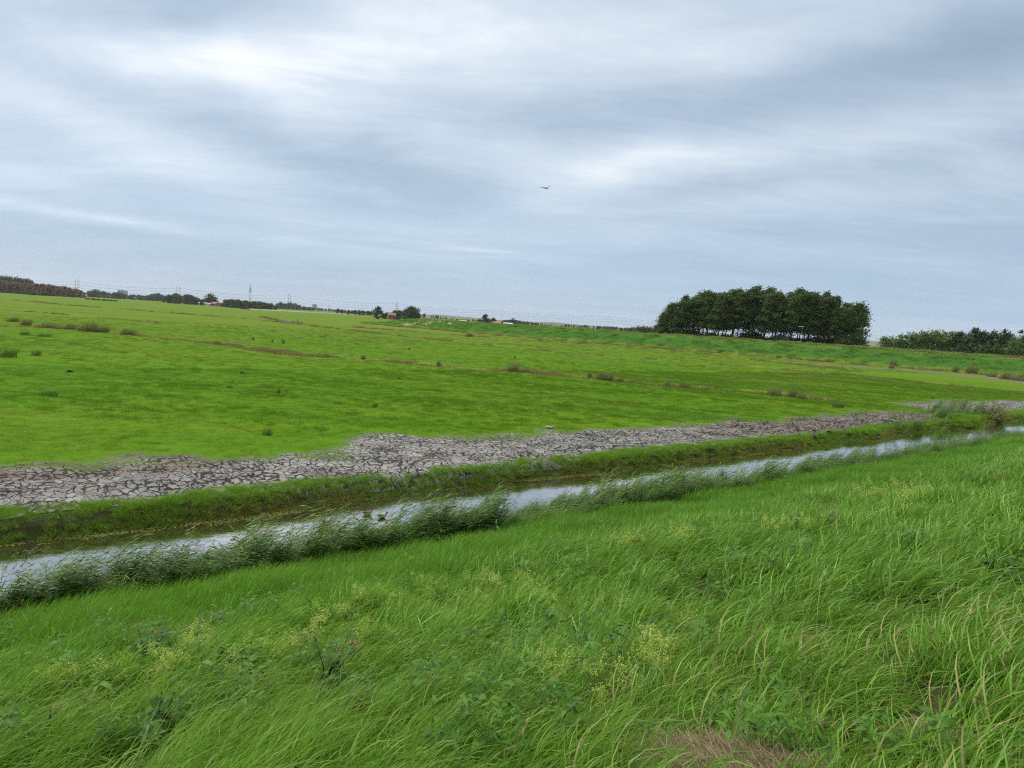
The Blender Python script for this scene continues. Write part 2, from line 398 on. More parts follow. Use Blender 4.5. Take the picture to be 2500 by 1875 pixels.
def mud_mat():
    m, n = material('cracked_dry_mud')
    p = n.pos()
    fine = n.noise(p, 5.0, 5, 0.7); grit = n.noise(p, 40.0, 3, 0.7); big = n.noise(p, 0.5, 4, 0.6)
    c = n.ramp(n.math('ADD', n.math('MULTIPLY', fine, 0.6), n.math('MULTIPLY', grit, 0.4)), [(0.3, (.100, .098, .095)), (0.5, (.175, .172, .168)), (0.7, (.280, .275, .268))])
    brown = n.ramp(fine, [(0.3, (.060, .045, .037)), (0.7, (.17, .135, .115))])
    c = n.mix(n.map(n.math('ADD', big, n.math('MULTIPLY', n.attr('damp'), 0.75)), 0.50, 0.80, 0.0, 0.9), c, brown)
    c = n.mix(n.math('MULTIPLY', n.attr('cellv'), 0.35), c, (.39, .375, .355, 1))
    # the net of shrinkage cracks: gap shade painted in with the dark damp peat
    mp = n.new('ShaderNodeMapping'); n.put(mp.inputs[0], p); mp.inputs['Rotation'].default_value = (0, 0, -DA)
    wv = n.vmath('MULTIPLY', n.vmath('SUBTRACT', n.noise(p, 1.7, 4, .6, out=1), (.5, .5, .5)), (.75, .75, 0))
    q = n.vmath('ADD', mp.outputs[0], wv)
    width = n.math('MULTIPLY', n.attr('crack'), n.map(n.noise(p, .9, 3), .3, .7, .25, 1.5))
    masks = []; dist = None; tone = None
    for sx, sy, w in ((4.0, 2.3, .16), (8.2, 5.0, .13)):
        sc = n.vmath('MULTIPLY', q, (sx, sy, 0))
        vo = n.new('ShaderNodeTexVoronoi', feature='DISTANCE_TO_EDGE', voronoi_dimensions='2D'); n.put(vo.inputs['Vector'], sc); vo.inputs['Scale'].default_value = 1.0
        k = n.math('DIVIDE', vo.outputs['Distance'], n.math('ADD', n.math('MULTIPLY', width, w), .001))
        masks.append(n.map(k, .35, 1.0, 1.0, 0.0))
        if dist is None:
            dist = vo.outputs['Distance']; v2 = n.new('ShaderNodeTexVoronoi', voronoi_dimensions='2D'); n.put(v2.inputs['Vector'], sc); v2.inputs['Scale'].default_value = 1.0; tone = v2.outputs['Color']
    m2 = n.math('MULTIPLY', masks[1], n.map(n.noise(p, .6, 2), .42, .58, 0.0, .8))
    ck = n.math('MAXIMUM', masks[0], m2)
    c = n.mix(0.30, c, n.mix(1.0, c, n.map(n.vmath('DOT_PRODUCT', tone, (.33, .33, .33), out=1), .2, .8, .4, 1.5), 'MULTIPLY'))
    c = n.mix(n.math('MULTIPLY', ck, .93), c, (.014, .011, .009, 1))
    green = n.ramp(grit, [(0.3, (.045, .085, .016)), (0.7, (.12, .19, .035))])
    c = n.mix(n.math('MULTIPLY', n.attr('weed'), n.map(n.math('ADD', n.math('MULTIPLY', fine, .7), n.math('MULTIPLY', grit, .3)), 0.36, 0.56)), c, green)
    hh = n.math('SUBTRACT', n.math('ADD', n.math('MULTIPLY', fine, .5), n.math('MULTIPLY', grit, 0.3)), n.math('MULTIPLY', ck, 1.2))
    n.out(n.bsdf(c, 0.9, 0.08, n.bump(hh, 0.06, 0.9)))
    return m
def water_mat():
    m, n = material('ditch_water')
    p = n.pos()
    r = n.noise(p, 2.2, 3, 0.5); r2 = n.noise(p, 11.0, 2, 0.5)
    nm = n.bump(n.math('ADD', r, n.math('MULTIPLY', r2, 0.2)), 0.014, 0.5)
    body = n.bsdf((.022, .015, .008, 1), 0.4, 0.0, nm)
    gl = n.new('ShaderNodeBsdfGlossy'); gl.inputs['Roughness'].default_value = 0.035; gl.inputs['Color'].default_value = (.95, .95, .97, 1); n.put(gl.inputs['Normal'], nm)
    fr = n.new('ShaderNodeFresnel'); fr.inputs['IOR'].default_value = 3.0; n.put(fr.inputs['Normal'], nm)
    mx = n.new('ShaderNodeMixShader'); n.put(mx.inputs[0], n.map(fr.outputs[0], 0.2, 0.7, 0.55, 0.92)); n.l.new(body, mx.inputs[1]); n.l.new(gl.outputs[0], mx.inputs[2])
    n.out(mx.outputs[0])
    return m
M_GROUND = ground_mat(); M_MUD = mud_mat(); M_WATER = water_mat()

def strip_mask(x, y, pts, w):
    d, _ = poly_sd(x, y, pts)
    return np.exp(-(d/w)**2)
STRAW_PX = [(930, 795), (985, 798), (1040, 802), (1110, 806)]
MUD3_PX = [(1930, 884), (2000, 889), (2090, 895), (2181, 901), (2339, 915), (2420, 923), (2530, 936)]
THATCH = [(1.02, 2.78, 0.22), (1.22, 2.66, 0.21), (0.82, 2.90, 0.11), (1.08, 2.48, .15), (2.05, 2.87, 0.10), (2.74, 3.82, 0.13)]
def zone_attrs(x, y):
    s, t = st(x, y); r = np.hypot(x, y)
    up, sd, run = far_dike(x, y)
    nz = fbm(x*0.5, y*0.5, 77, 3)
    dike = sstep(0.15, 1.2, up)*sstep(60, 16, sd)
    rough = np.zeros_like(x)
    for k, w in (('a', 2.2), ('b', 2.4), ('c', 1.8), ('e', 1.6)):
        rough = np.maximum(rough, strip_mask(x, y, GULLY[k], w*(0.5+nz)))
    rough = np.maximum(rough, 0.9*np.exp(-((sd+2.0)/3.0)**2)*sstep(0.4, 0.6, nz)*(run > 20)*(run < 420))
    rough = np.maximum(rough, np.exp(-((sd-15)/3.5)**2)*sstep(150, 230, run))
    straw = strip_mask(x, y, [tuple(on_plane(*p)) for p in STRAW_PX], 2.6)*sstep(0.35, 0.5, nz)
    mud3 = sstep(0.25, 0.5, strip_mask(x, y, [tuple(on_plane(*p)) for p in MUD3_PX], 2.0+2.6*sstep(65, 100, x))+(nz-0.5)*0.5)*(x > 52)
    near = sstep(14.8, 13.0, t)
    soil = np.clip(near+sstep(14, 15, t)*sstep(20.9, 20.5, t), 0, 1)
    mv = mud_value(s, t)
    mud = np.maximum(sstep(-1.2, 0.3, mv)*sstep(-.25, .05, t-mud_edges(s)[0])*(s > -3)*(s < 120), mud3)*(t > 18)
    th = np.zeros_like(x)
    for cx, cy, rr in THATCH:
        th = np.maximum(th, sstep(1.15, 0.6, np.hypot(x-cx, y-cy)/rr+(fbm(x*5, y*5, 5, 2)-0.5)*0.9))
    return dict(dike=dike, rough=rough*(t > 26), straw=straw, soil=soil, mud=mud, thatch=th, far=sstep(60, 260, r)*(t > 20))
def build_ground():
    a1 = np.linspace(-46, 46, 900); a = np.r_[np.linspace(-180, -50, 34), a1, np.linspace(50, 180, 34)[:-1]]
    a = np.radians(a)
    r = np.r_[0.0, np.geomspace(0.7, 8800, 790)]
    A, Rr = np.meshgrid(a, r)
    X = Rr*np.sin(A); Y = Rr*np.cos(A)
    Z = ground_z(X, Y)
    na, nr = len(a), len(r)
    V = np.c_[X.ravel(), Y.ravel(), Z.ravel()]
    i = np.arange(nr-1)[:, None]*na; j = np.arange(na)[None, :]; j2 = (j+1) % na
    Q = np.stack([i+j, i+na+j, i+na+j2, i+j2], -1).reshape(-1, 4)
    me = mesh_np('ground', V, Q, M_GROUND, True, zone_attrs(V[:, 0], V[:, 1]))
    tag(link('ground', me), 'flat green polder pasture with its grassy dikes and dry drain lines', 'ground', kind='structure')
    return Z
build_ground()
def build_mud():
    s = [-2.5]
    while s[-1] < 100: s.append(s[-1]+max(0.05, 0.0018*(18+abs(s[-1]))))
    s = np.array(s); t = np.arange(20.3, 31.0, 0.06)
    S, T = np.meshgrid(s, t, indexing='ij')
    X, Y = xy(S, T)
    mv = mud_value(S, T); near_, far_ = mud_edges(S)
    base = ground_z(X, Y, True)
    lump = (fbm(S*2.2, T*2.2, 16, 4)-0.5)*0.13+sstep(30, 42, S)*sstep(66, 55, S)*(fbm(S*1.1, T*2.0, 18, 3)-0.42)*0.45
    edge = sstep(-1.3, 0.3, mv)
    Z = base+0.012+edge*(0.03+1.1*np.maximum(lump, -0.05))-0.05*(1-edge)
    damp = sstep(28, 44, S)*sstep(66, 60, S)*(0.5+0.7*sstep(.35, .55, fbm(S*.5, T*.9, 19, 3)))+sstep(2.0, 3.0, T-21.2)*sstep(9, 5, S)*0.7
    far_side = sstep(0.0, 0.6, (T-near_)-(far_-T)+1.2)
    weed = np.clip(sstep(1.3, -0.9, mv+(fbm(S*1.5, T*1.5, 66, 3)-0.5)*3.2+(fbm(S*.45, T*.6, 69, 3)-0.5)*3.0), 0, 1)*far_side
    keep = (mv > -1.5) & (T > near_-0.15+0.3*(fbm(S*1.1, T*0, 67, 2)-.5))
    idx = np.full(S.shape, -1); idx[keep] = np.arange(keep.sum())
    q = np.stack([idx[:-1, :-1], idx[1:, :-1], idx[1:, 1:], idx[:-1, 1:]], -1).reshape(-1, 4)
    q = q[(q >= 0).all(1)]
    V = np.c_[X[keep], Y[keep], Z[keep]]
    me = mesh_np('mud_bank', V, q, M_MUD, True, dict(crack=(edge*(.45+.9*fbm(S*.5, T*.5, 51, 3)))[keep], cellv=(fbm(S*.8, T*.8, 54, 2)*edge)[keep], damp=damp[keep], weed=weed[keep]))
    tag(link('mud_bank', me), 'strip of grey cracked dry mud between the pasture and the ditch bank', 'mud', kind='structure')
build_mud()
def build_water():
    s = np.linspace(-60, 150, 211); t = np.linspace(14.6, 21.2, 12)
    S, T = np.meshgrid(s, t, indexing='ij'); X, Y = xy(S, T)
    V = np.c_[X.ravel(), Y.ravel(), np.full(X.size, -0.6)]
    i = np.arange(len(s)-1)[:, None]*len(t)+np.arange(len(t)-1)[None, :]
    Q = np.stack([i, i+len(t), i+len(t)+1, i+1], -1).reshape(-1, 4)
    tag(link('water', mesh_np('water', V, Q, M_WATER)), 'dark still ditch water mirroring the cloudy sky', 'water', kind='structure')
build_water()

# ---------------------------------------------------------------- scattering of stuff
def stuff(name, label, cat, pts, variants, rot, scl, var, extra=None):
    """one object of kind stuff: copies of a few small meshes stood on a cloud of points"""
    me = bpy.data.meshes.new(name); pts = np.asarray(pts, np.float32)
    me.vertices.add(len(pts)); me.vertices.foreach_set('co', np.ascontiguousarray(pts).ravel())
    def put(nm, kind, arr, key):
        a = me.attributes.new(nm, kind, 'POINT'); a.data.foreach_set(key, np.ascontiguousarray(arr).ravel())
    put('rot', 'FLOAT_VECTOR', np.asarray(rot, np.float32), 'vector')
    put('scl', 'FLOAT_VECTOR', np.asarray(scl, np.float32), 'vector')
    put('var', 'INT', np.asarray(var, np.int32), 'value')
    for k, v in (extra or {}).items(): put(k, 'FLOAT', np.asarray(v, np.float32), 'value')
    o = link(name, me)
    ng = bpy.data.node_groups.new(name, 'GeometryNodeTree')
    ng.interface.new_socket('Geometry', in_out='INPUT', socket_type='NodeSocketGeometry')
    ng.interface.new_socket('Geometry', in_out='OUTPUT', socket_type='NodeSocketGeometry')
    N, L = ng.nodes, ng.links
    gi = N.new('NodeGroupInput'); go = N.new('NodeGroupOutput')
    g2i = N.new('GeometryNodeGeometryToInstance')
    for v in reversed(variants):
        src = bpy.data.objects.new(name+'_source', v)
        oi = N.new('GeometryNodeObjectInfo'); oi.inputs['Object'].default_value = src
        L.new(oi.outputs['Geometry'], g2i.inputs[0])
    ip = N.new('GeometryNodeInstanceOnPoints')
    L.new(gi.outputs[0], ip.inputs['Points']); L.new(g2i.outputs[0], ip.inputs['Instance'])
    ip.inputs['Pick Instance'].default_value = True
    def named(nm, dt):
        a = N.new('GeometryNodeInputNamedAttribute'); a.data_type = dt; a.inputs['Name'].default_value = nm
        return [s for s in a.outputs if s.enabled and s.name == 'Attribute'][0]
    L.new(named('var', 'INT'), ip.inputs['Instance Index'])
    e2r = N.new('FunctionNodeEulerToRotation'); L.new(named('rot', 'FLOAT_VECTOR'), e2r.inputs[0]); L.new(e2r.outputs[0], ip.inputs['Rotation'])
    L.new(named('scl', 'FLOAT_VECTOR'), ip.inputs['Scale'])
    L.new(ip.outputs[0], go.inputs[0])
    md = o.modifiers.new('scatter', 'NODES'); md.node_group = ng
    return tag(o, label, cat, kind='stuff')

def blade_mat(name, cols, straw=(.42, .33, .15), rough=0.45, spec=0.35, trans=0.35, tip=None):
    """leaf colour from each blade's own value, the patch's tone and the share of dead blades"""
    m, n = material(name)
    rnd = n.attr('rnd'); hh = n.attr('hh'); tone = n.attr('tone', 'INSTANCER'); dry = n.attr('dry', 'INSTANCER')
    k = n.math('ADD', n.math('MULTIPLY', rnd, 0.55), n.math('MULTIPLY', tone, 0.45))
    c = n.ramp(k, [(0.15, cols[0]), (0.5, cols[1]), (0.85, cols[2])])
    if tip: c = n.mix(n.map(hh, 0.55, 1.0, 0.0, 0.7), c, (*tip, 1))  # yellower tips, also painted paler as highlights on the blades
    dead = n.math('LESS_THAN', n.math('FRACT', n.math('MULTIPLY', rnd, 7.31)), dry)
    st_ = n.ramp(n.math('FRACT', n.math('MULTIPLY', rnd, 3.7)), [(0.0, tuple(q*0.5 for q in straw)), (1.0, straw)])
    c = n.mix(dead, c, st_)
    a = n.bsdf(c, rough, spec)
    tr = n.new('ShaderNodeBsdfTranslucent'); n.put(tr.inputs[0], n.mix(0.25, c, (.35, .5, .05, 1), 'MIX'))
    mx = n.new('ShaderNodeMixShader'); mx.inputs[0].default_value = trans
    n.l.new(a, mx.inputs[1]); n.l.new(tr.outputs[0], mx.inputs[2])
    n.out(mx.outputs[0])
    return m
def blades(rng, n, R, L, W, lean=0.35, bend=1.0, wind=0.7, seg=4, prof=(1, .95, .8, .5, .06), side=1.0):
    """n curved leaf blades rooted within radius R, bent over downwind (local +x); quads only"""
    rr = R*np.sqrt(rng.random(n)); ra = rng.random(n)*2*PI
    base = np.c_[rr*np.cos(ra), rr*np.sin(ra)*side, np.zeros(n)-0.02]
    az = rng.random(n)*2*PI
    ln = rng.uniform(*L, n); th0 = np.abs(rng.normal(0, lean, n)) if lean < 1 else rng.normal(lean, .10, n); th1 = th0+bend*rng.uniform(0.5, 1.35, n)
    wd = rng.uniform(*W, n); rnd = rng.random(n)
    wa = rng.normal(0, 0.35, n)
    pts = [base]; p = base.copy(); dirs = []
    for k in range(seg):
        f = (k+0.5)/seg
        th = th0+(th1-th0)*f**1.2
        ww = np.clip(wind*(0.35+0.9*f), 0, 1)
        hx = (1-ww)*np.cos(az)+ww*np.cos(wa); hy = (1-ww)*np.sin(az)+ww*np.sin(wa)
        q = np.hypot(hx, hy)+1e-6
        d = np.c_[np.sin(th)*hx/q, np.sin(th)*hy/q, np.cos(th)]
        p = p+d*(ln/seg)[:, None]; pts.append(p.copy()); dirs.append(d)
    dirs.append(dirs[-1])
    tw = rng.normal(0, 0.8, n)
    V = np.zeros((n, seg+1, 2, 3)); hh = np.zeros((n, seg+1, 2))
    for k in range(seg+1):
        d = dirs[k]
        sv = np.cross(d, np.c_[np.cos(az+tw+1.57), np.sin(az+tw+1.57), 0.25*np.ones(n)]); sv /= np.linalg.norm(sv, axis=1)[:, None]+1e-9
        w = (wd*prof[min(k, len(prof)-1)]/2)[:, None]
        V[:, k, 0] = pts[k]-sv*w; V[:, k, 1] = pts[k]+sv*w; hh[:, k] = k/seg
    b = np.arange(n)[:, None]*(seg+1)*2+np.arange(seg)[None, :]*2
    Q = np.stack([b, b+1, b+3, b+2], -1).reshape(-1, 4)
    return V.reshape(-1, 3), Q, np.repeat(rnd, (seg+1)*2), hh.ravel()
def join(parts):
    V, Q, A, B, I, off = [], [], [], [], [], 0
    for k, (v, q, a, b) in enumerate(parts):
        V.append(v); Q.append(q+off); A.append(a); B.append(b); I.append(np.full(len(q), k)); off += len(v)
    return np.vstack(V), np.vstack(Q), np.concatenate(A), np.concatenate(B), np.concatenate(I)
def tufts(name, nvar, mat, seed, *specs, mats=None):
    out = []
    for k in range(nvar):
        rng = np.random.default_rng(seed*100+k)
        V, Q, A, B, I = join([blades(rng, **sp) for sp in specs])
        out.append(mesh_np(name, V, Q, mats or mat, True, dict(rnd=A, hh=B), I if mats else None))
    return out
def visible(x, y, z, mx=700, my=900):
    """keep what stands inside the picture (with a margin)"""
    inv = np.array(CAM_R.transposed())
    P = np.stack([x, y, z-EYE]); c = inv @ P
    px = 1250+F_PX*c[0]/np.maximum(-c[2], 1e-6); py = 937.5-F_PX*c[1]/np.maximum(-c[2], 1e-6)
    return (c[2] < 0) & (px > -mx) & (px < 2500+mx) & (py > -50) & (py < 1875+my), px, py
def sow(rng, s0, s1, t0, t1, dens, power=0.0, rmin=2.0):
    """random points in a strip of the ditch frame, thinned with distance as 1/r^power beyond rmin"""
    n = int((s1-s0)*(t1-t0)*dens)
    s = rng.uniform(s0, s1, n); t = rng.uniform(t0, t1, n); x, y = xy(s, t); r = np.hypot(x, y)
    k = rng.random(n) < np.minimum(1, (rmin/np.maximum(r, 1e-3))**power)
    return x[k], y[k], s[k], t[k], r[k]

GREEN_LONG = blade_mat('long_grass_blades', [(.024, .088, .006), (.070, .198, .014), (.175, .350, .040)], (.38, .37, .13), 0.42, 0.22, 0.35, (.21, .37, .060))
GREEN_FRESH = blade_mat('fresh_grass_blades', [(.040, .140, .010), (.085, .250, .016), (.150, .350, .026)], (.38, .32, .12), 0.5, 0.18)
GREEN_TURF = blade_mat('pasture_blades', [(.042, .118, .004), (.068, .165, .006), (.104, .215, .011)], (.34, .27, .09), 0.6, 0.08)
GREEN_SEDGE = blade_mat('sedge_blades', [(.042, .120, .008), (.095, .230, .012), (.170, .330, .022)], (.36, .25, .11), 0.5, 0.18)
GREEN_REED = blade_mat('reed_leaves', [(.024, .082, .009), (.066, .170, .024), (.165, .300, .062)], (.36, .30, .13), 0.45, 0.22, 0.30)
REED_STALK = blade_mat('reed_stalks', [(.040, .045, .020), (.075, .080, .034), (.110, .110, .050)], (.30, .22, .11), 0.5, 0.3, 0.1)
REED_PLUME = blade_mat('reed_plumes', [(.070, .045, .040), (.130, .090, .075), (.200, .150, .120)], (.25, .18, .13), 0.9, 0.05, 0.4)
SEEDHEAD = blade_mat('grass_seed_heads', [(.15, .20, .06), (.27, .31, .11), (.40, .41, .20)], (.46, .36, .20), 0.8, 0.1, 0.3)
STRAWM = blade_mat('dead_grass', [(.14, .105, .058), (.27, .21, .125), (.46, .38, .25)], (.48, .40, .26), 0.8, 0.15, 0.2)
ROUGHM = blade_mat('rough_dry_grass', [(.060, .068, .020), (.130, .122, .040), (.26, .215, .085)], (.40, .30, .13), 0.7, 0.15, 0.3)

def lie(x, y, seed=0):
    """the wind's local heading over the grass"""
    return math.radians(8)+(fbm(x*0.32, y*0.32, 90+seed, 3)-0.5)*1.9
def scatter_grass():
    rng = np.random.default_rng(5)
    head = dict(n=1, R=0.16, L=(0.45, 0.7), W=(.0022, .0035), lean=0.3, bend=1.25, wind=0.9, seg=5, prof=(.5, .5, .5, 1.5, 1.8, .4))
    long_v = tufts('long_grass', 8, None, 1, dict(n=40, R=0.18, L=(0.18, 0.50), W=(.0055, .0125), lean=0.42, bend=1.45, wind=0.75, seg=5, prof=(1, 1, .9, .75, .45, .06)), head, mats=[GREEN_LONG, SEEDHEAD])
    long_v += tufts('long_grass', 8, None, 9, dict(n=34, R=0.20, L=(0.22, 0.56), W=(.010, .021), lean=0.40, bend=1.4, wind=0.75, seg=4, prof=(1, 1, .85, .5, .06)), mats=[GREEN_LONG, SEEDHEAD])
    # the dike slope: long wind-laid grass
    parts = []
    for s0, s1, t0, t1, d, pw, rm in ((-8, 14, 0.2, 13.6, 80, 0.8, 5.0), (14, 100, -6, 13.8, 24, 0.9, 16.0), (-26, -8, 0.2, 13.6, 30, 1.0, 10.0)):
        parts.append(sow(rng, s0, s1, t0, t1, d, pw, rm))
    x, y, s, t, r = (np.concatenate(k) for k in zip(*parts))
    z = ground_z(x, y); ok, px, py = visible(x, y, z)
    th = np.zeros_like(x)
    for cx, cy, rr in THATCH: th = np.maximum(th, sstep(1.25, 0.8, np.hypot(x-cx, y-cy)/rr))
    fresh = sstep(8.8, 11.0, t+(fbm(x*.4, y*.4, 71, 3)-.5)*4.0)
    gap, _ = cells(x*1.35+(fbm(x*1.1, y*1.1, 82, 2)-.5)*1.2, y*1.35-(fbm(x*1.1, y*1.1, 82, 2)-.5)*1.2, 81)
    ok &= rng.random(len(x)) > .75*sstep(.16, .0, gap)
    ok &= (r > 0.7) & (rng.random(len(x)) > th*0.97) & (rng.random(len(x)) > fresh)
    x, y, z, s, t, r = (k[ok] for k in (x, y, z, s, t, r))
    n = len(x)
    cwx = (fbm(x*1.1, y*1.1, 82, 2)-.5)*1.2; cd, cid = cells(x*1.35+cwx, y*1.35-cwx, 81)
    hgt = (0.28+0.70*sstep(0.0, 0.55, cd)+0.45*(cid-.3)+0.25*(fbm(x*0.55, y*0.55, 33, 3)-.5))*np.where(r < 5, 0.9, 1.0); hgt = np.clip(hgt, .28, 1.25)
    sc = np.c_[.35+hgt*.72, .35+hgt*.72, hgt]*np.clip(0.9+r*0.012, 0.9, 1.5)[:, None]
    dryp = 0.008+0.10*sstep(4.0, 1.2, np.hypot(x-2.8, y-2.6))+0.02*sstep(0.50, 0.66, fbm(x*0.3, y*0.3, 35, 3))*sstep(0, 4, x)
    tone = np.clip(0.0+0.6*fbm(x*0.28, y*0.28, 36, 3)+0.45*(cid-.5)+0.45*sstep(0.0, .5, cd)+0.3*(rng.random(n)-0.5), 0, 1)
    rot = np.c_[rng.normal(0, .10, n), rng.normal(0, .12, n), lie(x, y)+(cid-.5)*.9+rng.normal(0, .32, n)]
    stuff('long_grass', 'long wind-laid green grass covering the dike slope', 'grass', np.c_[x, y, z], long_v, rot, sc, rng.integers(0, 8, n)+8*(r > 5.5+2*rng.random(n)), dict(tone=tone, dry=dryp))
    # the foot of the slope: shorter, fresher grass up to the reeds
    fresh_v = tufts('fresh_grass', 6, GREEN_FRESH, 2, dict(n=54, R=0.20, L=(0.18, 0.46), W=(.006, .013), lean=0.45, bend=0.95, wind=0.5, seg=4))
    x, y, s, t, r = sow(rng, -22, 110, 7.0, 15.1, 38, 0.7, 17)
    z = ground_z(x, y); ok, _, _ = visible(x, y, z)
    fresh = sstep(8.3, 10.5, t+(fbm(x*.4, y*.4, 71, 3)-.5)*4.0)
    ok &= rng.random(len(x)) < fresh
    x, y, z, r = (k[ok] for k in (x, y, z, r)); n = len(x)
    hgt = 0.55+0.9*fbm(x*0.8, y*0.8, 37, 3)
    tone = np.clip(0.1+0.8*fbm(x*0.35, y*0.35, 38, 3)+0.4*(rng.random(n)-0.5), 0, 1)
    stuff('fresh_grass', 'fresh bright green grass along the foot of the dike beside the reeds', 'grass', np.c_[x, y, z], fresh_v,
          np.c_[rng.normal(0, .1, n), rng.normal(0, .1, n), lie(x, y, 3)+rng.normal(0, .6, n)], np.c_[.3+.7*hgt, .3+.7*hgt, hgt]*np.clip(0.9+r*0.012, 1, 1.7)[:, None], rng.integers(0, 6, n), dict(tone=tone, dry=np.full(n, .04)))
    # far bank of the ditch: sedge tussocks hanging over the water
    sedge_v = tufts('bank_sedge', 6, GREEN_SEDGE, 3, dict(n=60, R=0.22, L=(0.18, 0.46), W=(.005, .011), lean=0.5, bend=1.1, wind=0.25, seg=4), dict(n=10, R=0.2, L=(0.4, 0.62), W=(.005, .010), lean=0.4, bend=0.8, wind=0.5, seg=4))
    x, y, s, t, r = sow(rng, -8, 110, 19.75, 21.9, 66, 0.5, 26)
    tt = t-bank_wobble(s); near, far = mud_edges(s)
    edge = near+0.30+(fbm(s*.6, t*.6, 44, 3)-.5)*1.0
    z = ground_z(x, y); ok, _, _ = visible(x, y, z)
    ok &= (tt > 19.90) & (t < edge) & (z > -0.75)
    x, y, z, s, t, tt, r = (k[ok] for k in (x, y, z, s, t, tt, r)); n = len(x)
    low = sstep(20.5, 20.05, tt)
    hgt = (0.50+0.55*fbm(x*0.7, y*0.7, 39, 3))*(0.80-0.05*low)*(.86-.30*sstep(8, 45, s))
    az = np.where(rng.random(n) < low*0.75, DA-PI/2+rng.normal(0, .6, n), math.radians(15)+rng.normal(0, .8, n))
    dryp = np.where(low > 0.5, 0.12, 0.02)+0.35*sstep(.58, .68, fbm(s*.25, t*0, 46, 2))*low
    tone = np.clip(0.85-0.28*low+0.5*(fbm(x*0.4, y*0.4, 40, 3)-.3)+0.3*(rng.random(n)-.5), 0, 1)
    stuff('bank_sedge', 'ragged green sedge and grass fringing the far bank of the ditch', 'sedge', np.c_[x, y, z], sedge_v,
          np.c_[rng.normal(0, .15, n), rng.normal(0, .15, n), az], np.c_[hgt*.4+.5, hgt*.4+.5, hgt]*np.clip(.9+r*.006, 1, 1.4)[:, None], rng.integers(0, 6, n), dict(tone=tone, dry=dryp))
    # pasture: short tufts, thinning with distance
    turf_v = tufts('pasture_grass', 6, GREEN_TURF, 4, dict(n=70, R=0.30, L=(0.05, 0.13), W=(.005, .010), lean=0.6, bend=0.7, wind=0.3, seg=2, prof=(1, .8, .1)), dict(n=6, R=0.25, L=(0.12, 0.2), W=(.005, .009), lean=0.4, bend=0.7, wind=0.4, seg=2, prof=(1, .8, .1)))
    parts = [sow(rng, -30, 120, 23, 60, 7, 0.0, 40), sow(rng, -110, 220, 60, 190, 1.6, 2.0, 85)]
    x, y, s, t, r = (np.concatenate(k) for k in zip(*parts))
    z = ground_z(x, y); ok, _, _ = visible(x, y, z)
    mv = mud_value(s, t)
    up, sdv, _ = far_dike(x, y)
    dens = sstep(1.5, -2.0, mv+(fbm(x*1.2, y*1.2, 68, 3)-.5)*2.5)*(0.7+0.3*sstep(0.4, 0.6, fbm(x*.6, y*.6, 47, 3)))*(up < 0.4)*(1-zone_attrs(x, y)['mud']*(r > 90))
    ok &= (rng.random(len(x)) < dens) & (s > -40)
    x, y, z, s, t, r, mv = (k[ok] for k in (x, y, z, s, t, r, mv)); n = len(x)
    fu, fv = x*.927-y*.375, x*.375+y*.927
    cl = fbm(fu*.10, fv*.50, 48, 4)*.7+.3*fbm(x*.8, y*.8, 45, 3)
    hgt = (0.45+0.95*sstep(.38, .68, cl))*np.clip(sstep(0.4, -3.0, mv), .35, 1)*(0.8+0.004*r)
    wid = np.clip(0.9+r*0.008, 1, 2.2)
    tone = np.clip(0.2+0.6*fbm(fu*.045, fv*.24, 49, 3)+0.4*(rng.random(n)-.5)+0.25*sstep(40, 120, r), 0, 1)
    dryp = 0.03+0.12*sstep(.5, .64, fbm(x*.06, y*.06, 50, 3))
    stuff('pasture_grass', 'short grazed bright green grass of the wide pasture', 'grass', np.c_[x, y, z], turf_v,
          np.c_[rng.normal(0, .06, n), rng.normal(0, .06, n), rng.random(n)*2*PI], np.c_[wid, wid, hgt], rng.integers(0, 6, n), dict(tone=tone, dry=dryp))
    # the far dike's windblown grass
    dike_v = tufts('dike_grass', 5, GREEN_LONG, 5, dict(n=50, R=0.7, L=(0.3, 0.75), W=(.03, .06), lean=0.5, bend=1.0, wind=0.8, seg=3, prof=(1, .9, .6, .1)))
    n = 60000
    x = rng.uniform(-100, 200, n); y = rng.uniform(90, 380, n); up, sdv, run = far_dike(x, y)
    ok, _, _ = visible(x, y, up+0*x)
    ok &= (sdv > -1) & (sdv < 18) & (up > 0.08) & (rng.random(n) < .85)
    x, y, sdv, run = (k[ok] for k in (x, y, sdv, run)); n = len(x); z = ground_z(x, y)
    cl = fbm(x*0.35, y*0.35, 55, 3)
    hgt = (0.35+0.9*sstep(.35, .65, cl))
    tone = np.clip(-.05+1.0*fbm(x*.35, y*.35, 56, 3)+0.45*(rng.random(n)-.5)+.30*sstep(5, 0, sdv), 0, 1)
    stuff('dike_grass', 'deep green windblown grass on the long dike below the poplars', 'grass', np.c_[x, y, z], dike_v,
          np.c_[rng.normal(0, .1, n), rng.normal(0, .1, n), rng.normal(.2, .5, n)], np.c_[hgt*1.2, hgt*1.2, hgt], rng.integers(0, 5, n), dict(tone=tone, dry=0.03+0.25*sstep(11, 14, sdv)))
    # rough brownish grass along the old drain lines and on the dike's crest
    rough_v = tufts('rough_grass', 5, ROUGHM, 6, dict(n=44, R=0.4, L=(0.15, 0.5), W=(.012, .03), lean=0.5, bend=0.7, wind=0.4, seg=3, prof=(1, .9, .6, .1)))
    P = []
    for k, w, dn in (('a', 1.4, 34), ('b', 1.7, 15), ('c', 1.6, 11), ('e', 1.2, 4)):
        L = smooth_line(GULLY[k], 0.25); m = rng.integers(0, len(L), int(len(L)*0.25*dn))
        q = L[m]+rng.normal(0, w*0.55, (len(m), 2)); P.append(q)
    dl = smooth_line(DIKE, 0.3)
    tang = np.gradient(dl, axis=0); tang /= np.hypot(*tang.T)[:, None]; nrm = np.c_[-tang[:, 1], tang[:, 0]]
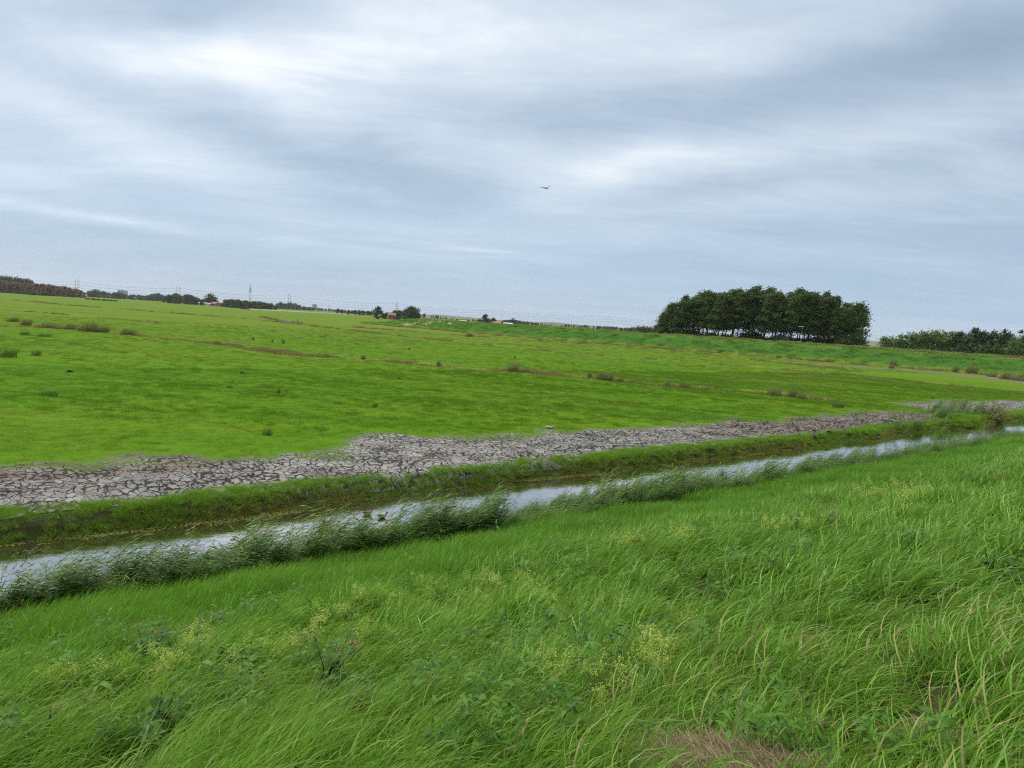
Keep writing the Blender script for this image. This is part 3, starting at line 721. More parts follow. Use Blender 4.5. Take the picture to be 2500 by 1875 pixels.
    m = rng.integers(150, len(dl)-250, 5200); P.append(dl[m]+nrm[m]*(-2.2+rng.normal(0, 1.1, len(m)))[:, None])
    m = rng.integers(600, len(dl)-250, 6000); P.append(dl[m]+nrm[m]*(15.0+rng.normal(0, 1.3, len(m)))[:, None])
    x, y = np.vstack(P).T; z = ground_z(x, y); ok, px, _ = visible(x, y, z)
    ok &= 0.25+sstep(.36, .55, fbm(x*.16, y*.16, 57, 3)) > rng.random(len(x))*1.1
    x, y, z = (k[ok] for k in (x, y, z)); n = len(x); r = np.hypot(x, y)
    hgt = (0.35+1.1*sstep(.4, .7, fbm(x*.3, y*.3, 58, 2)))*np.clip(.8+r*.0025, .8, 1.6)
    stuff('rough_grass', 'rough brownish grass tracing the dry drain lines across the pasture', 'rough grass', np.c_[x, y, z], rough_v,
          np.c_[rng.normal(0, .1, n), rng.normal(0, .1, n), rng.normal(.2, .8, n)], np.c_[hgt, hgt, hgt*.9], rng.integers(0, 5, n), dict(tone=rng.random(n), dry=0.25+0.3*rng.random(n)))
    # dead thatch where the slope is worn bare
    th_v = tufts('dead_thatch', 4, STRAWM, 7, dict(n=60, R=0.13, L=(0.04, 0.15), W=(.002, .004), lean=1.50, bend=0.05, wind=0.0, seg=3, prof=(1, 1, .8, .3)))
    P = []
    for cx, cy, rr in THATCH:
        m = int(260*rr*rr*20); a = rng.random(m)*2*PI; q = rr*1.15*np.sqrt(rng.random(m)); P.append(np.c_[cx+q*np.cos(a), cy+q*np.sin(a)])
    x, y = np.vstack(P).T; z = ground_z(x, y)+0.015; n = len(x)
    stuff('dead_thatch', 'flattened straw-brown dead grass on the worn patches of the slope', 'dead grass', np.c_[x, y, z], th_v,
          np.c_[rng.normal(0, .12, n), rng.normal(0, .12, n), rng.random(n)*6.28], np.ones((n, 3)), rng.integers(0, 4, n), dict(tone=rng.random(n), dry=np.full(n, .3)))
scatter_grass()

# ---------------------------------------------------------------- reeds
def reed_stalk(rng, ox, oy, H, lean):
    """one stem leaning downwind with long leaves streaming to the lee side and a plume"""
    seg = 6; pts = [np.array((ox, oy, 0.0))]; wa = rng.normal(0, .22)
    for k in range(seg):
        th = lean*(0.25+1.0*(k/seg)**1.1)
        pts.append(pts[-1]+np.array((math.sin(th)*math.cos(wa), math.sin(th)*math.sin(wa), math.cos(th)))*H/seg)
    pts = np.array(pts)
    rs = rng.random()
    V = []; Q = []; hh = []
    for a in (0.0, PI/2):
        b = len(V); sv = np.array((math.cos(a+wa+.7), math.sin(a+wa+.7), 0))*0.0042
        for k, p in enumerate(pts):
            V += [p-sv*(1-.5*k/seg), p+sv*(1-.5*k/seg)]; hh += [k/seg]*2
        Q += [(b+2*k, b+2*k+1, b+2*k+3, b+2*k+2) for k in range(seg)]
    stem = (np.array(V), np.array(Q), np.full(len(V), rs), np.array(hh))
    V = []; Q = []; hh = []; A = []
    nl = rng.integers(8, 12)
    for i in range(nl):
        f = 0.22+0.76*(i+rng.random()*.6)/nl; kf = f*seg; k0 = min(int(kf), seg-1)
        p = pts[k0]+(pts[k0+1]-pts[k0])*(kf-k0)
        L = H*rng.uniform(.24, .42)*(1.15-0.35*f); w = rng.uniform(.022, .038)
        az = wa+rng.normal(0, .28)+(PI if rng.random() < 0.07 else 0); th = rng.uniform(.5, .95)+lean*.5*f; dth = rng.uniform(.25, .9); rr = rng.random()
        b = len(V); ns = 4
        for k in range(ns+1):
            t = th+dth*(k/ns)
            d = np.array((math.sin(t)*math.cos(az), math.sin(t)*math.sin(az), math.cos(t)))
            if k: p = p+d*L/ns
            sv = np.array((-math.sin(az), math.cos(az), 0))*math.cos(.6)+np.cross(d, (-math.sin(az), math.cos(az), 0))*math.sin(rng.normal(0, .45))
            sv = sv/np.linalg.norm(sv)*w*(.55, 1, .85, .5, .05)[k]/2
            V += [p-sv, p+sv]; hh += [k/ns]*2; A += [rr]*2
        Q += [(b+2*k, b+2*k+1, b+2*k+3, b+2*k+2) for k in range(ns)]
    leaves = (np.array(V), np.array(Q), np.array(A), np.array(hh))
    out = [stem, leaves]
    V = []; Q = []; hh = []; A = []
    if rng.random() < 0.5:
        p0 = pts[-1]; d0 = (pts[-1]-pts[-2]); d0 /= np.linalg.norm(d0)
        for i in range(22):
            f = rng.random(); p = p0+d0*0.20*f+np.array((0.02*f, 0, -0.03*f)); az = wa+rng.normal(0, .7); L = rng.uniform(.04, .10)*(1.15-f)
            d = d0*.8+np.array((math.cos(az)*.5, math.sin(az)*.5, -0.15+rng.normal(0, .25))); d /= np.linalg.norm(d)
            sv = np.cross(d, rng.normal(0, 1, 3)); sv = sv/np.linalg.norm(sv)*.005; b = len(V)
            V += [p-sv*.4, p+sv*.4, p+d*L*.5-sv, p+d*L*.5+sv, p+d*L-sv*.2, p+d*L+sv*.2]; hh += [0, 0, .5, .5, 1, 1]; A += [rng.random()]*6
            Q += [(b, b+1, b+3, b+2), (b+2, b+3, b+5, b+4)]
    else:
        V = [pts[-1]]*4; Q = [(0, 1, 2, 3)]; A = [0.5]*4; hh = [0.5]*4
    out.append((np.array(V), np.array(Q), np.array(A), np.array(hh)))
    return out
def scatter_reeds():
    variants = []
    for k in range(9):
        rng = np.random.default_rng(700+k); st_, lv, pl = [], [], []
        for i in range(7):
            a = rng.random()*6.28; q = 0.17*math.sqrt(rng.random())
            r3 = reed_stalk(rng, q*math.cos(a), q*math.sin(a), rng.uniform(1.05, 1.75), rng.uniform(.55, .85))
            st_.append(r3[0]); lv.append(r3[1]); pl.append(r3[2])
        groups = [join(g)[:4] for g in (st_, lv, pl)]
        V, Q, A, B, I = join(groups)
        variants.append(mesh_np('reeds', V, Q, [REED_STALK, GREEN_REED, REED_PLUME], True, dict(rnd=A, hh=B), I))
    rng = np.random.default_rng(71)
    parts = [sow(rng, -12, 120, 14.4, 17.0, 46, 0.10, 20)]
    x, y, s, t, r = (np.concatenate(k) for k in zip(*parts))
    z = np.maximum(ground_z(x, y), -0.75); ok, px, _ = visible(x, y, z, 700, 300)
    dens = 0.6+0.7*sstep(.32, .5, fbm(s*.35, t*0.4, 73, 3))+sstep(6, 2, s)
    edge = 15.75+0.9*(fbm(s*.3, s*0, 74, 3)-.5)*2
    ok &= (rng.random(len(x)) < dens) & (t < edge) & ~((np.abs(s-11.6) < .55) & (rng.random(len(x)) < .85))
    x, y, z, s, t, r = (k[ok] for k in (x, y, z, s, t, r)); n = len(x)
    hgt = np.where(rng.random(n) < .80, .40+.32*fbm(s*.5, t*.4, 75, 3), .62+.42*rng.random(n))*np.where(t < 15.0, .85, 1)*np.interp(s, [-5, 3, 5, 11, 12.5, 14.2, 15.5, 17, 26, 40, 60], [1.0, .97, 1.02, 1.1, .65, .7, .92, 1.0, .93, .80, .74])
    tone = np.clip(.25+.6*(fbm(s*.3, t*.3, 76, 3))+.4*(rng.random(n)-.5)-.18*sstep(20, 40, s), 0, 1)
    rot = np.c_[rng.normal(0, .07, n), rng.normal(0, .07, n), math.radians(6)+rng.normal(0, .22, n)+(fbm(s*.3, t*.2, 79, 2)-.5)*.9]
    stuff('reeds', 'tall blue-green reeds bent over by the wind along the near edge of the ditch', 'reeds', np.c_[x, y, z], variants, rot, np.c_[hgt, hgt, hgt]*np.array((1.0, 1.0, 1.0)), rng.integers(0, 9, n),
          dict(tone=tone, dry=np.full(n, .06)))
    # the few reeds standing out on the far bank and past the end of the mud
    px_pts = [(2300, 1016, .9, 14), (2330, 1010, .95, 14), (2385, 1010, .8, 10), (2270, 1030, .6, 10), (2210, 1040, .6, 12), (1290, 1150, .45, 10), (40, 1300, .5, 8), (420, 1262, .5, 6)]
    X = []; S = []
    for a, b, h, m in px_pts:
        q = on_plane(a, b, -0.1)
        for i in range(m): X.append(q+rng.normal(0, .9 if a > 2000 else .3, 2)); S.append(h*rng.uniform(.75, 1.1))
    X = np.array(X); S = np.array(S); n = len(X); z = ground_z(X[:, 0], X[:, 1])
    stuff('bank_reeds', 'scattered clumps of reed on the far bank of the ditch', 'reeds', np.c_[X, z], variants, np.c_[np.zeros(n), np.zeros(n), rng.normal(.1, .35, n)], np.c_[S, S, S], rng.integers(0, 9, n), dict(tone=.35+.4*rng.random(n), dry=np.full(n, .15)))
scatter_reeds()
# ---------------------------------------------------------------- plants of the slope
def on_ground(px, py):
    """where the sight lines of survey spots meet the ground (arrays)"""
    px = np.atleast_1d(np.asarray(px, float)); py = np.atleast_1d(np.asarray(py, float))
    R = np.array(CAM_R); d = np.stack([(px-1250)/F_PX, -(py-937.5)/F_PX, -np.ones_like(px)]); d = R @ d
    ks = np.geomspace(0.8, 400, 260); prev = np.full(len(px), 0.8); hit = np.full(len(px), np.nan)
    for k in ks:
        below = (EYE+d[2]*k) < ground_z(d[0]*k, d[1]*k, False)
        new = below & np.isnan(hit)
        hit[new] = k
        prev = np.where(np.isnan(hit), k, prev)
    lo, hi = prev.copy(), np.where(np.isnan(hit), 400.0, hit)
    for _ in range(14):
        m = (lo+hi)/2; b = (EYE+d[2]*m) < ground_z(d[0]*m, d[1]*m, False); hi = np.where(b, m, hi); lo = np.where(b, lo, m)
    x, y = d[0]*hi, d[1]*hi
    return np.c_[x, y, ground_z(x, y)]

WEED = blade_mat('broad_weed_leaves', [(.024, .080, .010), (.048, .135, .014), (.085, .195, .022)], (.30, .22, .09), 0.55, 0.2, 0.3)
WEED_DARK = blade_mat('comfrey_leaves', [(.034, .095, .014), (.058, .145, .022), (.090, .190, .034)], (.25, .18, .08), 0.6, 0.15, 0.3)
BEDSTRAW = blade_mat('pale_yellow_florets', [(.22, .34, .05), (.38, .50, .10), (.55, .62, .20)], (.4, .4, .15), 0.8, 0.1, 0.4)
PINK = blade_mat('faded_pink_flowers', [(.20, .12, .10), (.36, .24, .20), (.50, .38, .33)], (.3, .2, .12), 0.8, 0.1, 0.4)
YELLOW = blade_mat('yellow_petals', [(.62, .40, .01), (.75, .50, .015), (.85, .60, .03)], (.6, .4, .1), 0.6, 0.2, 0.3)
STEMM = blade_mat('green_stems', [(.03, .07, .015), (.05, .10, .02), (.08, .14, .03)], (.2, .15, .06), 0.6, 0.2, 0.1)
DEADW = paint('dead_brown_stem', (.16, .11, .075), 0.9, 0.1, 0.35, 30)
def leaf(p, d, L, w, rng, droop=0.8, n=4):
    """one broad pointed leaf from p along d"""
    V = []; hh = []; p = np.array(p, float); d = np.array(d, float)/np.linalg.norm(d)
    side = np.cross(d, (0, 0, 1)); side /= np.linalg.norm(side)+1e-9; side = side+np.array((0, 0, rng.normal(0, .25)))
    for k in range(n+1):
        f = k/n; wk = w*(.25, .85, 1.0, .62, .03)[k]/2 if n == 4 else w*math.sin(PI*(.15+.84*f))/2
        V += [p-side*wk, p+side*wk]; hh += [f, f]
        d = d+np.array((0, 0, -droop/n)); d /= np.linalg.norm(d); p = p+d*L/n
    return V, [(2*k, 2*k+1, 2*k+3, 2*k+2) for k in range(n)], hh
def leaves_of(items):
    V, Q, A, H = [], [], [], []
    for v, q, h, r in items:
        b = len(V); V += v; Q += [tuple(b+i for i in f) for f in q]; A += [r]*len(v); H += h
    return np.array(V), np.array(Q), np.array(A), np.array(H)
def florets(rng, pts, size, per, spread):
    it = []
    for p in pts:
        for i in range(per):
            c = np.array(p)+rng.normal(0, spread, 3); a = rng.normal(0, 1, 3); a /= np.linalg.norm(a); b = np.cross(a, rng.normal(0, 1, 3)); b /= np.linalg.norm(b)
            s = size*rng.uniform(.6, 1.3)
            it.append(([c-a*s, c+b*s*.7, c-b*s*.7, c+a*s], [(0, 1, 3, 2)], [0, .5, .5, 1], rng.random()))
    return leaves_of(it)
def weeds():
    # low broad-leaved herbs among the grass
    var = []
    for k in range(6):
        rng = np.random.default_rng(300+k); it = []
        for i in range(rng.integers(9, 15)):
            a = rng.random()*6.28; h = rng.uniform(.02, .28); q = rng.uniform(0, .06); e = rng.uniform(.2, 1.0)
            it.append((*leaf((q*math.cos(a), q*math.sin(a), h), (math.cos(a), math.sin(a), e), rng.uniform(.05, .14), rng.uniform(.018, .045), rng, rng.uniform(.5, 1.5)), rng.random()))
        V, Q, A, H = leaves_of(it); var.append(mesh_np('broadleaf_weeds', V, Q, WEED, True, dict(rnd=A, hh=H)))
    rng = np.random.default_rng(31)
    P = []
    for x0, x1, y0, y1, m in ((-50, 900, 1490, 1890, 520), (500, 1500, 1560, 1890, 210), (1500, 2520, 1500, 1900, 170), (300, 1500, 1400, 1600, 260), (1300, 2500, 1180, 1500, 260), (2250, 2540, 1720, 1890, 60), (700, 2000, 1290, 1420, 200), (-40, 120, 1700, 1890, 60)):
        P.append(np.c_[rng.uniform(x0, x1, m), rng.uniform(y0, y1, m)])
    P = np.vstack(P); G = on_ground(P[:, 0], P[:, 1]); s, t = st(G[:, 0], G[:, 1])
    ok = (t < 14.3) & (t > .3) & (fbm(G[:, 0]*.8, G[:, 1]*.8, 93, 3) > .50+.16*rng.random(len(G)))
    G = G[ok]; n = len(G); r = np.hypot(G[:, 0], G[:, 1]); sc = rng.uniform(.7, 1.3, n)*np.clip(.25+r*.10, .45, 1.1)
    G[:, 2] += rng.uniform(0.05, .22, n)
    stuff('broadleaf_weeds', 'low broad-leaved weeds growing through the slope grass', 'weeds', G, var, np.c_[rng.normal(0, .2, n), rng.normal(.1, .2, n), rng.random(n)*6.28], np.c_[sc, sc, sc], rng.integers(0, 6, n),
          dict(tone=rng.random(n), dry=np.full(n, .015)))
    # pale yellow-green flowering bedstraw in drifts
    var = []
    for k in range(5):
        rng = np.random.default_rng(340+k); pts = []; it = []
        for i in range(7):
            a = rng.normal(.2, 1.0); q = rng.uniform(0, .16); tip = np.array((q*math.cos(a)+.06, q*math.sin(a), rng.uniform(.22, .42)))
            for j in range(7): pts.append(tip*np.array((1, 1, .75+.25*j/6))+rng.normal(0, .022, 3))
            it.append(([np.array((q*.3*math.cos(a)-.002, q*.3*math.sin(a), 0)), np.array((q*.3*math.cos(a)+.002, q*.3*math.sin(a), 0)), tip-np.array((.001, 0, 0)), tip+np.array((.001, 0, 0))], [(0, 1, 3, 2)], [0, 0, 1, 1], rng.random()))
        a1 = leaves_of(it); a2 = florets(rng, pts, .0075, 7, .014)
        V, Q, A, H, I = join([a1, a2]); var.append(mesh_np('bedstraw', V, Q, [STEMM, BEDSTRAW], True, dict(rnd=A, hh=H), I))
    rng = np.random.default_rng(32); P = []
    for cx, cy, rx, ry, an, m in ((430, 1655, 50, 16, -25, 22), (370, 1695, 45, 14, -20, 14), (650, 1640, 110, 14, -22, 34), (560, 1680, 50, 10, -20, 8), (790, 1560, 70, 12, -18, 10), (905, 1520, 90, 14, -14, 16), (1090, 1480, 130, 20, -6, 24), (1180, 1490, 80, 22, 0, 16),
                             (1505, 1378, 40, 11, -14, 18), (1590, 1365, 45, 9, -16, 15), (1640, 1345, 40, 9, -10, 10), (1300, 1490, 50, 20, 0, 18), (1450, 1480, 60, 18, 0, 16), (1220, 1580, 60, 28, 0, 10), (1330, 1680, 40, 18, 0, 5), (1575, 1655, 60, 24, -10, 12),
                             (1650, 1540, 40, 20, 0, 10), (1430, 1720, 32, 13, 0, 9), (1500, 1715, 20, 8, 0, 3), (2180, 1235, 50, 20, -20, 20), (2130, 1225, 40, 9, -10, 10), (1930, 1350, 50, 20, 0, 8), (1960, 1230, 50, 12, 0, 4), (2240, 1220, 30, 10, 0, 8), (1870, 1345, 22, 9, 0, 7),
                             (80, 1735, 40, 13, 0, 7), (150, 1725, 32, 9, 0, 6), (260, 1690, 24, 16, 0, 5), (1110, 1520, 60, 14, -5, 10), (880, 1590, 60, 16, -10, 10)):
        a = math.radians(an); u = rng.normal(0, .6, (m, 2))*(rx, ry)
        P.append(np.c_[cx+u[:, 0]*math.cos(a)-u[:, 1]*math.sin(a), cy+u[:, 0]*math.sin(a)+u[:, 1]*math.cos(a)])
    P = np.vstack(P); P = P[rng.random(len(P)) < .68]; G = on_ground(P[:, 0], P[:, 1]); n = len(G); r = np.hypot(G[:, 0], G[:, 1])
    G[:, 2] += np.where(r < 6, .10, .06); sc = rng.uniform(.75, 1.2, n)*np.clip(.42+r*.06, .5, 1.5); G[:, 2] -= np.where(r < 6, .04, 0)
    stuff('bedstraw', 'drifts of pale yellow-green bedstraw flowers in the slope grass', 'wildflowers', G, var, np.c_[rng.normal(0, .15, n), rng.normal(.25, .15, n), rng.normal(.1, .4, n)], np.c_[sc, sc, sc], rng.integers(0, 5, n), dict(tone=rng.random(n), dry=np.zeros(n)))
    # green scum and fallen leaves floating along the far bank
    AL = blade_mat('floating_duckweed', [(.045, .060, .010), (.085, .100, .016), (.13, .14, .03)], (.2, .16, .06), 0.8, 0.15, 0.1); V = []
    vv = []
    for k in range(3):
        rng = np.random.default_rng(360+k); it = []
        for i in range(90):
            a = rng.random()*6.28; q = .35*math.sqrt(rng.random()); c = np.array((q*math.cos(a)*1.6, q*math.sin(a)*.55, rng.uniform(0, .012))); s = rng.uniform(.012, .04); b = rng.random()*6.28
            e1 = np.array((math.cos(b), math.sin(b), rng.normal(0, .2)))*s; e2 = np.array((-math.sin(b), math.cos(b), rng.normal(0, .2)))*s*.7
            it.append(([c-e1, c+e2, c-e2, c+e1], [(0, 1, 3, 2)], [0, .5, .5, 1], rng.random()))
        V, Q, A, H = leaves_of(it); vv.append(mesh_np('duckweed', V, Q, AL, False, dict(rnd=A, hh=H)))
    rng = np.random.default_rng(33); n = 620
    s = rng.uniform(-4, 60, n); d = np.abs(rng.normal(0, .22, n)); w = fbm(s*.45, s*0, 95, 3)
    ok = d < .05+1.6*np.clip(w-.42, 0, 1)*np.where(s < 14, 1.5, .8); s, d = s[ok], d[ok]; n = len(s)
    x, y = xy(s, 20.0+bank_wobble(s)-.02-d)
    stuff('duckweed', 'olive-green duckweed floating along the far edge of the ditch', 'duckweed', np.c_[x, y, np.full(n, -.592)], vv, np.c_[np.zeros(n), np.zeros(n), DA+rng.normal(0, .3, n)], np.ones((n, 3)), rng.integers(0, 3, n), dict(tone=rng.random(n), dry=np.full(n, .1)))
weeds()

def np_obj(name, arrs, mat, parent): 
    V, Q, A, H = arrs
    return link(name, mesh_np(name, V, Q, mat, True, dict(rnd=A, hh=H)), parent)
def comfrey(seed, px, py, hgt, label, nst=4, flower=True):
    rng = np.random.default_rng(seed); g = on_ground(px, py)[0]; root = empty('comfrey', g, 0, min(1.0, .45+.07*math.hypot(g[0], g[1])))
    stems = MB(); lv = []; fl = []
    for i in range(nst):
        a = rng.random()*6.28; top = np.array((.5*hgt*math.cos(a)*rng.uniform(.3, .9)+.12, .5*hgt*math.sin(a)*rng.uniform(.3, .9), hgt*rng.uniform(.75, 1.1)))
        mid = top*np.array((.35, .35, .55)); stems.tube([(0, 0, -.05), mid, top], [.008, .006, .004], 5)
        for j in range(8):
            f = (j+.5)/8; p = mid*min(1, f*2) if f < .5 else mid+(top-mid)*(f*2-1); b = rng.random()*6.28
            lv.append((*leaf(p, (math.cos(b), math.sin(b), rng.uniform(.2, .8)), rng.uniform(.14, .28)*(1.2-.6*f)*hgt/.7, rng.uniform(.05, .09), rng, rng.uniform(.7, 1.6)), rng.random()))
        if flower:
            for j in range(3): fl.append(top+rng.normal(0, .045, 3)-np.array((0, 0, .02)))
    st_ = stems.build('stem', STEMM, root); np_obj('leaves', leaves_of(lv), WEED_DARK, root)
    if flower: np_obj('blossom', florets(rng, fl, .012, 9, .022), PINK, root)
    tag(root, label, 'comfrey plant', 'comfrey plants on the slope'); return root
comfrey(1, 800, 1690, .62, 'largest flowering comfrey plant, its dark stems standing clear in the middle of the slope', 7)
comfrey(2, 360, 1650, .55, 'comfrey with pinkish buds just above the bright drift of bedstraw', 5)
comfrey(3, 120, 1830, .42, 'comfrey with faded brownish flowers at the bottom corner below the bedstraw', 6)
comfrey(4, 1985, 1330, .60, 'comfrey with pale pink flowers alone high on the wind-laid slope', 6)
comfrey(5, 480, 1590, .42, 'small comfrey with grey-pink buds between the reeds and the bedstraw', 3)
comfrey(6, 380, 1850, .46, 'dark leafy plant without flowers beside the forked dead stem', 5, False)
comfrey(7, 1500, 1860, .30, 'low dark leafy plant beside the worn straw patch', 4, False)
comfrey(8, 1690, 1330, .42, 'dark leafy weed clump above the brightest bedstraw drift', 5, False)
comfrey(9, 2420, 1420, .42, 'dark leafy weed clump at the edge of the wind-laid grass', 5, False)
def dock(seed, px, py, label):
    rng = np.random.default_rng(seed); g = on_ground(px, py)[0]; root = empty('dock_plant', g, 0, min(1.0, .4+.08*math.hypot(g[0], g[1]))); lv = []
    for i in range(7):
        b = rng.random()*6.28; lv.append((*leaf((0, 0, .08), (math.cos(b), math.sin(b), 1.0), rng.uniform(.24, .36), rng.uniform(.07, .11), rng, 1.6), rng.random()))
    np_obj('leaves', leaves_of(lv), WEED_DARK, root); MB().tube([(0, 0, -.03), (.02, 0, .14)], [.012, .008], 5).build('stem', STEMM, root)
    tag(root, label, 'dock plant', 'dock plants on the slope')
dock(21, 555, 1705, 'dock with broad dark leaves beside the long bedstraw drift')
dock(22, 60, 1620, 'dock with arching bright leaves near the reeds')
dock(23, 560, 1555, 'dock with one long arching leaf in the fresh grass')
dock(24, 2290, 1560, 'dock with broad leaves lying in the tangled grass beside a worn hollow')
def dead_stem(px, py, pts, label):
    root = empty('dead_stem', on_ground(px, py)[0]); m = MB()
    for line, r in pts: m.tube(line, [r*(1-.5*k/len(line)) for k in range(len(line))], 6)
    o = m.build('stem', DEADW, root)
    tag(root, label, 'dead stem', 'dead stems in the slope grass')
dead_stem(385, 1790, [([(0, 0, -.05), (-.02, 0, .14), (-.055, .01, .26), (-.09, 0, .36)], .008), ([(-.03, 0, .12), (-.10, .0, .17), (-.16, -.02, .20)], .006)], 'forked bare dead stem standing among the dark leaves')
dead_stem(882, 1760, [([(0, 0, -.05), (.005, 0, .10), (-.01, 0, .22)], .012), ([(.01, 0, .0), (.02, .01, .12), (.025, .01, .19)], .008)], 'short broken brown stub in the middle of the grass')
def bramble():
    root = empty('bramble', on_ground(2440, 1190)[0]); rng = np.random.default_rng(4); lv = []; m = MB()
    for line in ([(-.5, -.1, .1), (-.1, .0, .42), (.4, .1, .62), (.9, .1, .66)], [(.1, -.3, .05), (.4, -.2, .35), (.8, -.2, .4)], [(.5, -.3, 0), (.7, -.3, .3), (1.0, -.2, .3)]):
        m.tube(line, [.010, .008, .006, .004][:len(line)], 5)
        for p, q in zip(line[:-1], line[1:]):
            for i in range(4):
                f = rng.random(); c = np.array(p)*(1-f)+np.array(q)*f; b = rng.random()*6.28
                lv.append((*leaf(c, (math.cos(b), math.sin(b), .3), .08, .05, rng), rng.random()))
    m.build('stem', paint('reddish_stem', (.20, .07, .045), .7, .2), root); np_obj('leaves', leaves_of(lv), WEED_DARK, root)
    tag(root, 'bramble with an arching reddish stem on the upper slope', 'bramble')
bramble()
def yellow(seed, px, py, n, h, label):
    rng = np.random.default_rng(seed); root = empty('yellow_flower', on_ground(px, py)[0]); m = MB(); pts = []
    for i in range(n):
        t = np.array((rng.normal(0, .05), rng.normal(0, .05), h*rng.uniform(.8, 1.1))); m.tube([(0, 0, -.03), tuple(t*np.array((.6, .6, .6))), tuple(t)], [.004, .003, .002], 4); pts.append(t)
    m.build('stem', STEMM, root); np_obj('blossom', florets(rng, pts, .016, 8, .010), YELLOW, root)
    tag(root, label, 'yellow flower', 'yellow flowers on the slope')
yellow(1, 786, 1575, 2, .30, 'yellow flower head rising just above the largest comfrey')
yellow(2, 1000, 1425, 5, .34, 'loose bunch of yellow flowers in fresh grass near the reeds')
yellow(3, 1022, 1700, 1, .22, 'single small yellow bloom low in the wind-laid grass')
def plume(px, py, label):
    rng = np.random.default_rng(9); root = empty('plume_grass', on_ground(px, py)[0]); m = MB(); m.tube([(0, 0, 0), (.02, 0, .2), (.05, 0, .34)], [.004, .003, .002], 4); m.build('stem', DEADW, root)
    np_obj('plume', florets(rng, [(.03+.02*k, 0, .24+.025*k) for k in range(6)], .014, 9, .018), PINK, root); tag(root, label, 'seed plume')
plume(440, 1760, 'fluffy pinkish seed plume beside the forked dead stem')

# clumps on the pasture
CLUMP_G = blade_mat('rush_stems', [(.045, .110, .018), (.075, .165, .026), (.12, .22, .045)], (.22, .17, .07), 0.6, 0.2, 0.2)
CLUMP_B = blade_mat('brown_clump', [(.135, .135, .055), (.235, .215, .095), (.36, .32, .16)], (.36, .28, .14), 0.8, 0.1, 0.25)
cl_g = tufts('rush_clump', 4, CLUMP_G, 41, dict(n=170, R=.42, L=(.5, 1.0), W=(.012, .022), lean=.22, bend=.45, wind=.6, seg=3, prof=(1, .9, .6, .1)))
cl_b = tufts('tussock', 4, CLUMP_B, 42, dict(n=240, R=.5, L=(.35, 1.0), W=(.018, .034), lean=.45, bend=.55, wind=.5, seg=3, prof=(.6, 1, .9, .2)), dict(n=60, R=.45, L=(.7, 1.1), W=(.02, .05), lean=.3, bend=.5, wind=.7, seg=3, prof=(.2, .5, 1, .5)))
def clump(px, py, wpx, hpx, kind, k, label, group):
    g = on_ground(px, py)[0]; r = math.hypot(g[0], g[1])
    o = link('rush_clump' if kind == 'g' else 'tussock', (cl_g if kind == 'g' else cl_b)[k % 4])
    o.location = (g[0], g[1], g[2]-.03); w = wpx*r/F_PX; h = hpx*r/F_PX
    o.scale = (w/1.25, w/1.25, h/(.85 if kind == 'g' else .8)); o.rotation_euler = (0, 0, .3*math.sin(k*2.3))
    tag(o, label, 'rushes' if kind == 'g' else 'tussock', group)
GB, GG = 'brown tussocks along the nearer drain line', 'rush clumps dotted over the pasture'
LB = [(30, 786, 26, 9, 'faint brown tussock at the very start of the nearer drain line'), (62, 794, 22, 12, 'round brown tussock standing apart at the start of the drain line'),
      (120, 800, 46, 14, 'long low brown tussock beside the round one on the drain line'), (168, 804, 30, 14, 'dense brown tussock just before the widest pair on the drain line'), (212, 809, 44, 17, 'broad brown tussock, tallest of the row on the distant drain line'),
      (245, 811, 36, 13, 'lower half of the broad pair of brown tussocks on the drain line'), (310, 817, 34, 13, 'reddish-brown tussock where the drain line begins to thin out'), (527, 838, 20, 11, 'small lone brown tussock halfway down the drain line'),
      (690, 857, 40, 8, 'greenish-brown tussock spread low on the drain line'), (885, 873, 12, 14, 'narrow upright brown tussock in the thin stretch of drain line'), (1070, 891, 12, 15, 'dark upright tuft just before the big round bush'),
      (1250, 906, 34, 21, 'big round grey-brown bush, largest on the drain line'), (1280, 908, 26, 13, 'low brown tussock touching the big round bush'), (1437, 923, 14, 18, 'thin upright brown tuft at the head of the straggly row'),
      (1468, 927, 34, 20, 'straggly brown bush in the middle of the drain line'), (1487, 929, 22, 18, 'rounded brown bush joined to the straggly one'), (1512, 931, 20, 12, 'low brown tussock trailing after the straggly pair'),
      (1627, 941, 28, 20, 'pale round bush alone on the drain line with bare grass around it'), (1668, 946, 32, 15, 'straw-coloured tussock next to the pale round bush'), (1720, 949, 30, 10, 'low straw-coloured tussock on the thin end of the drain line'),
      (1887, 966, 40, 17, 'wide dark brown bush near the end of the drain line'), (1930, 971, 26, 19, 'tufted brown bush last on the drain line'), (1955, 975, 22, 12, 'small straw tuft at the tail of the drain line')]
for k, (a, b, w, h, lb) in enumerate(LB): clump(a, b, w, h, 'b', k, lb, GB)
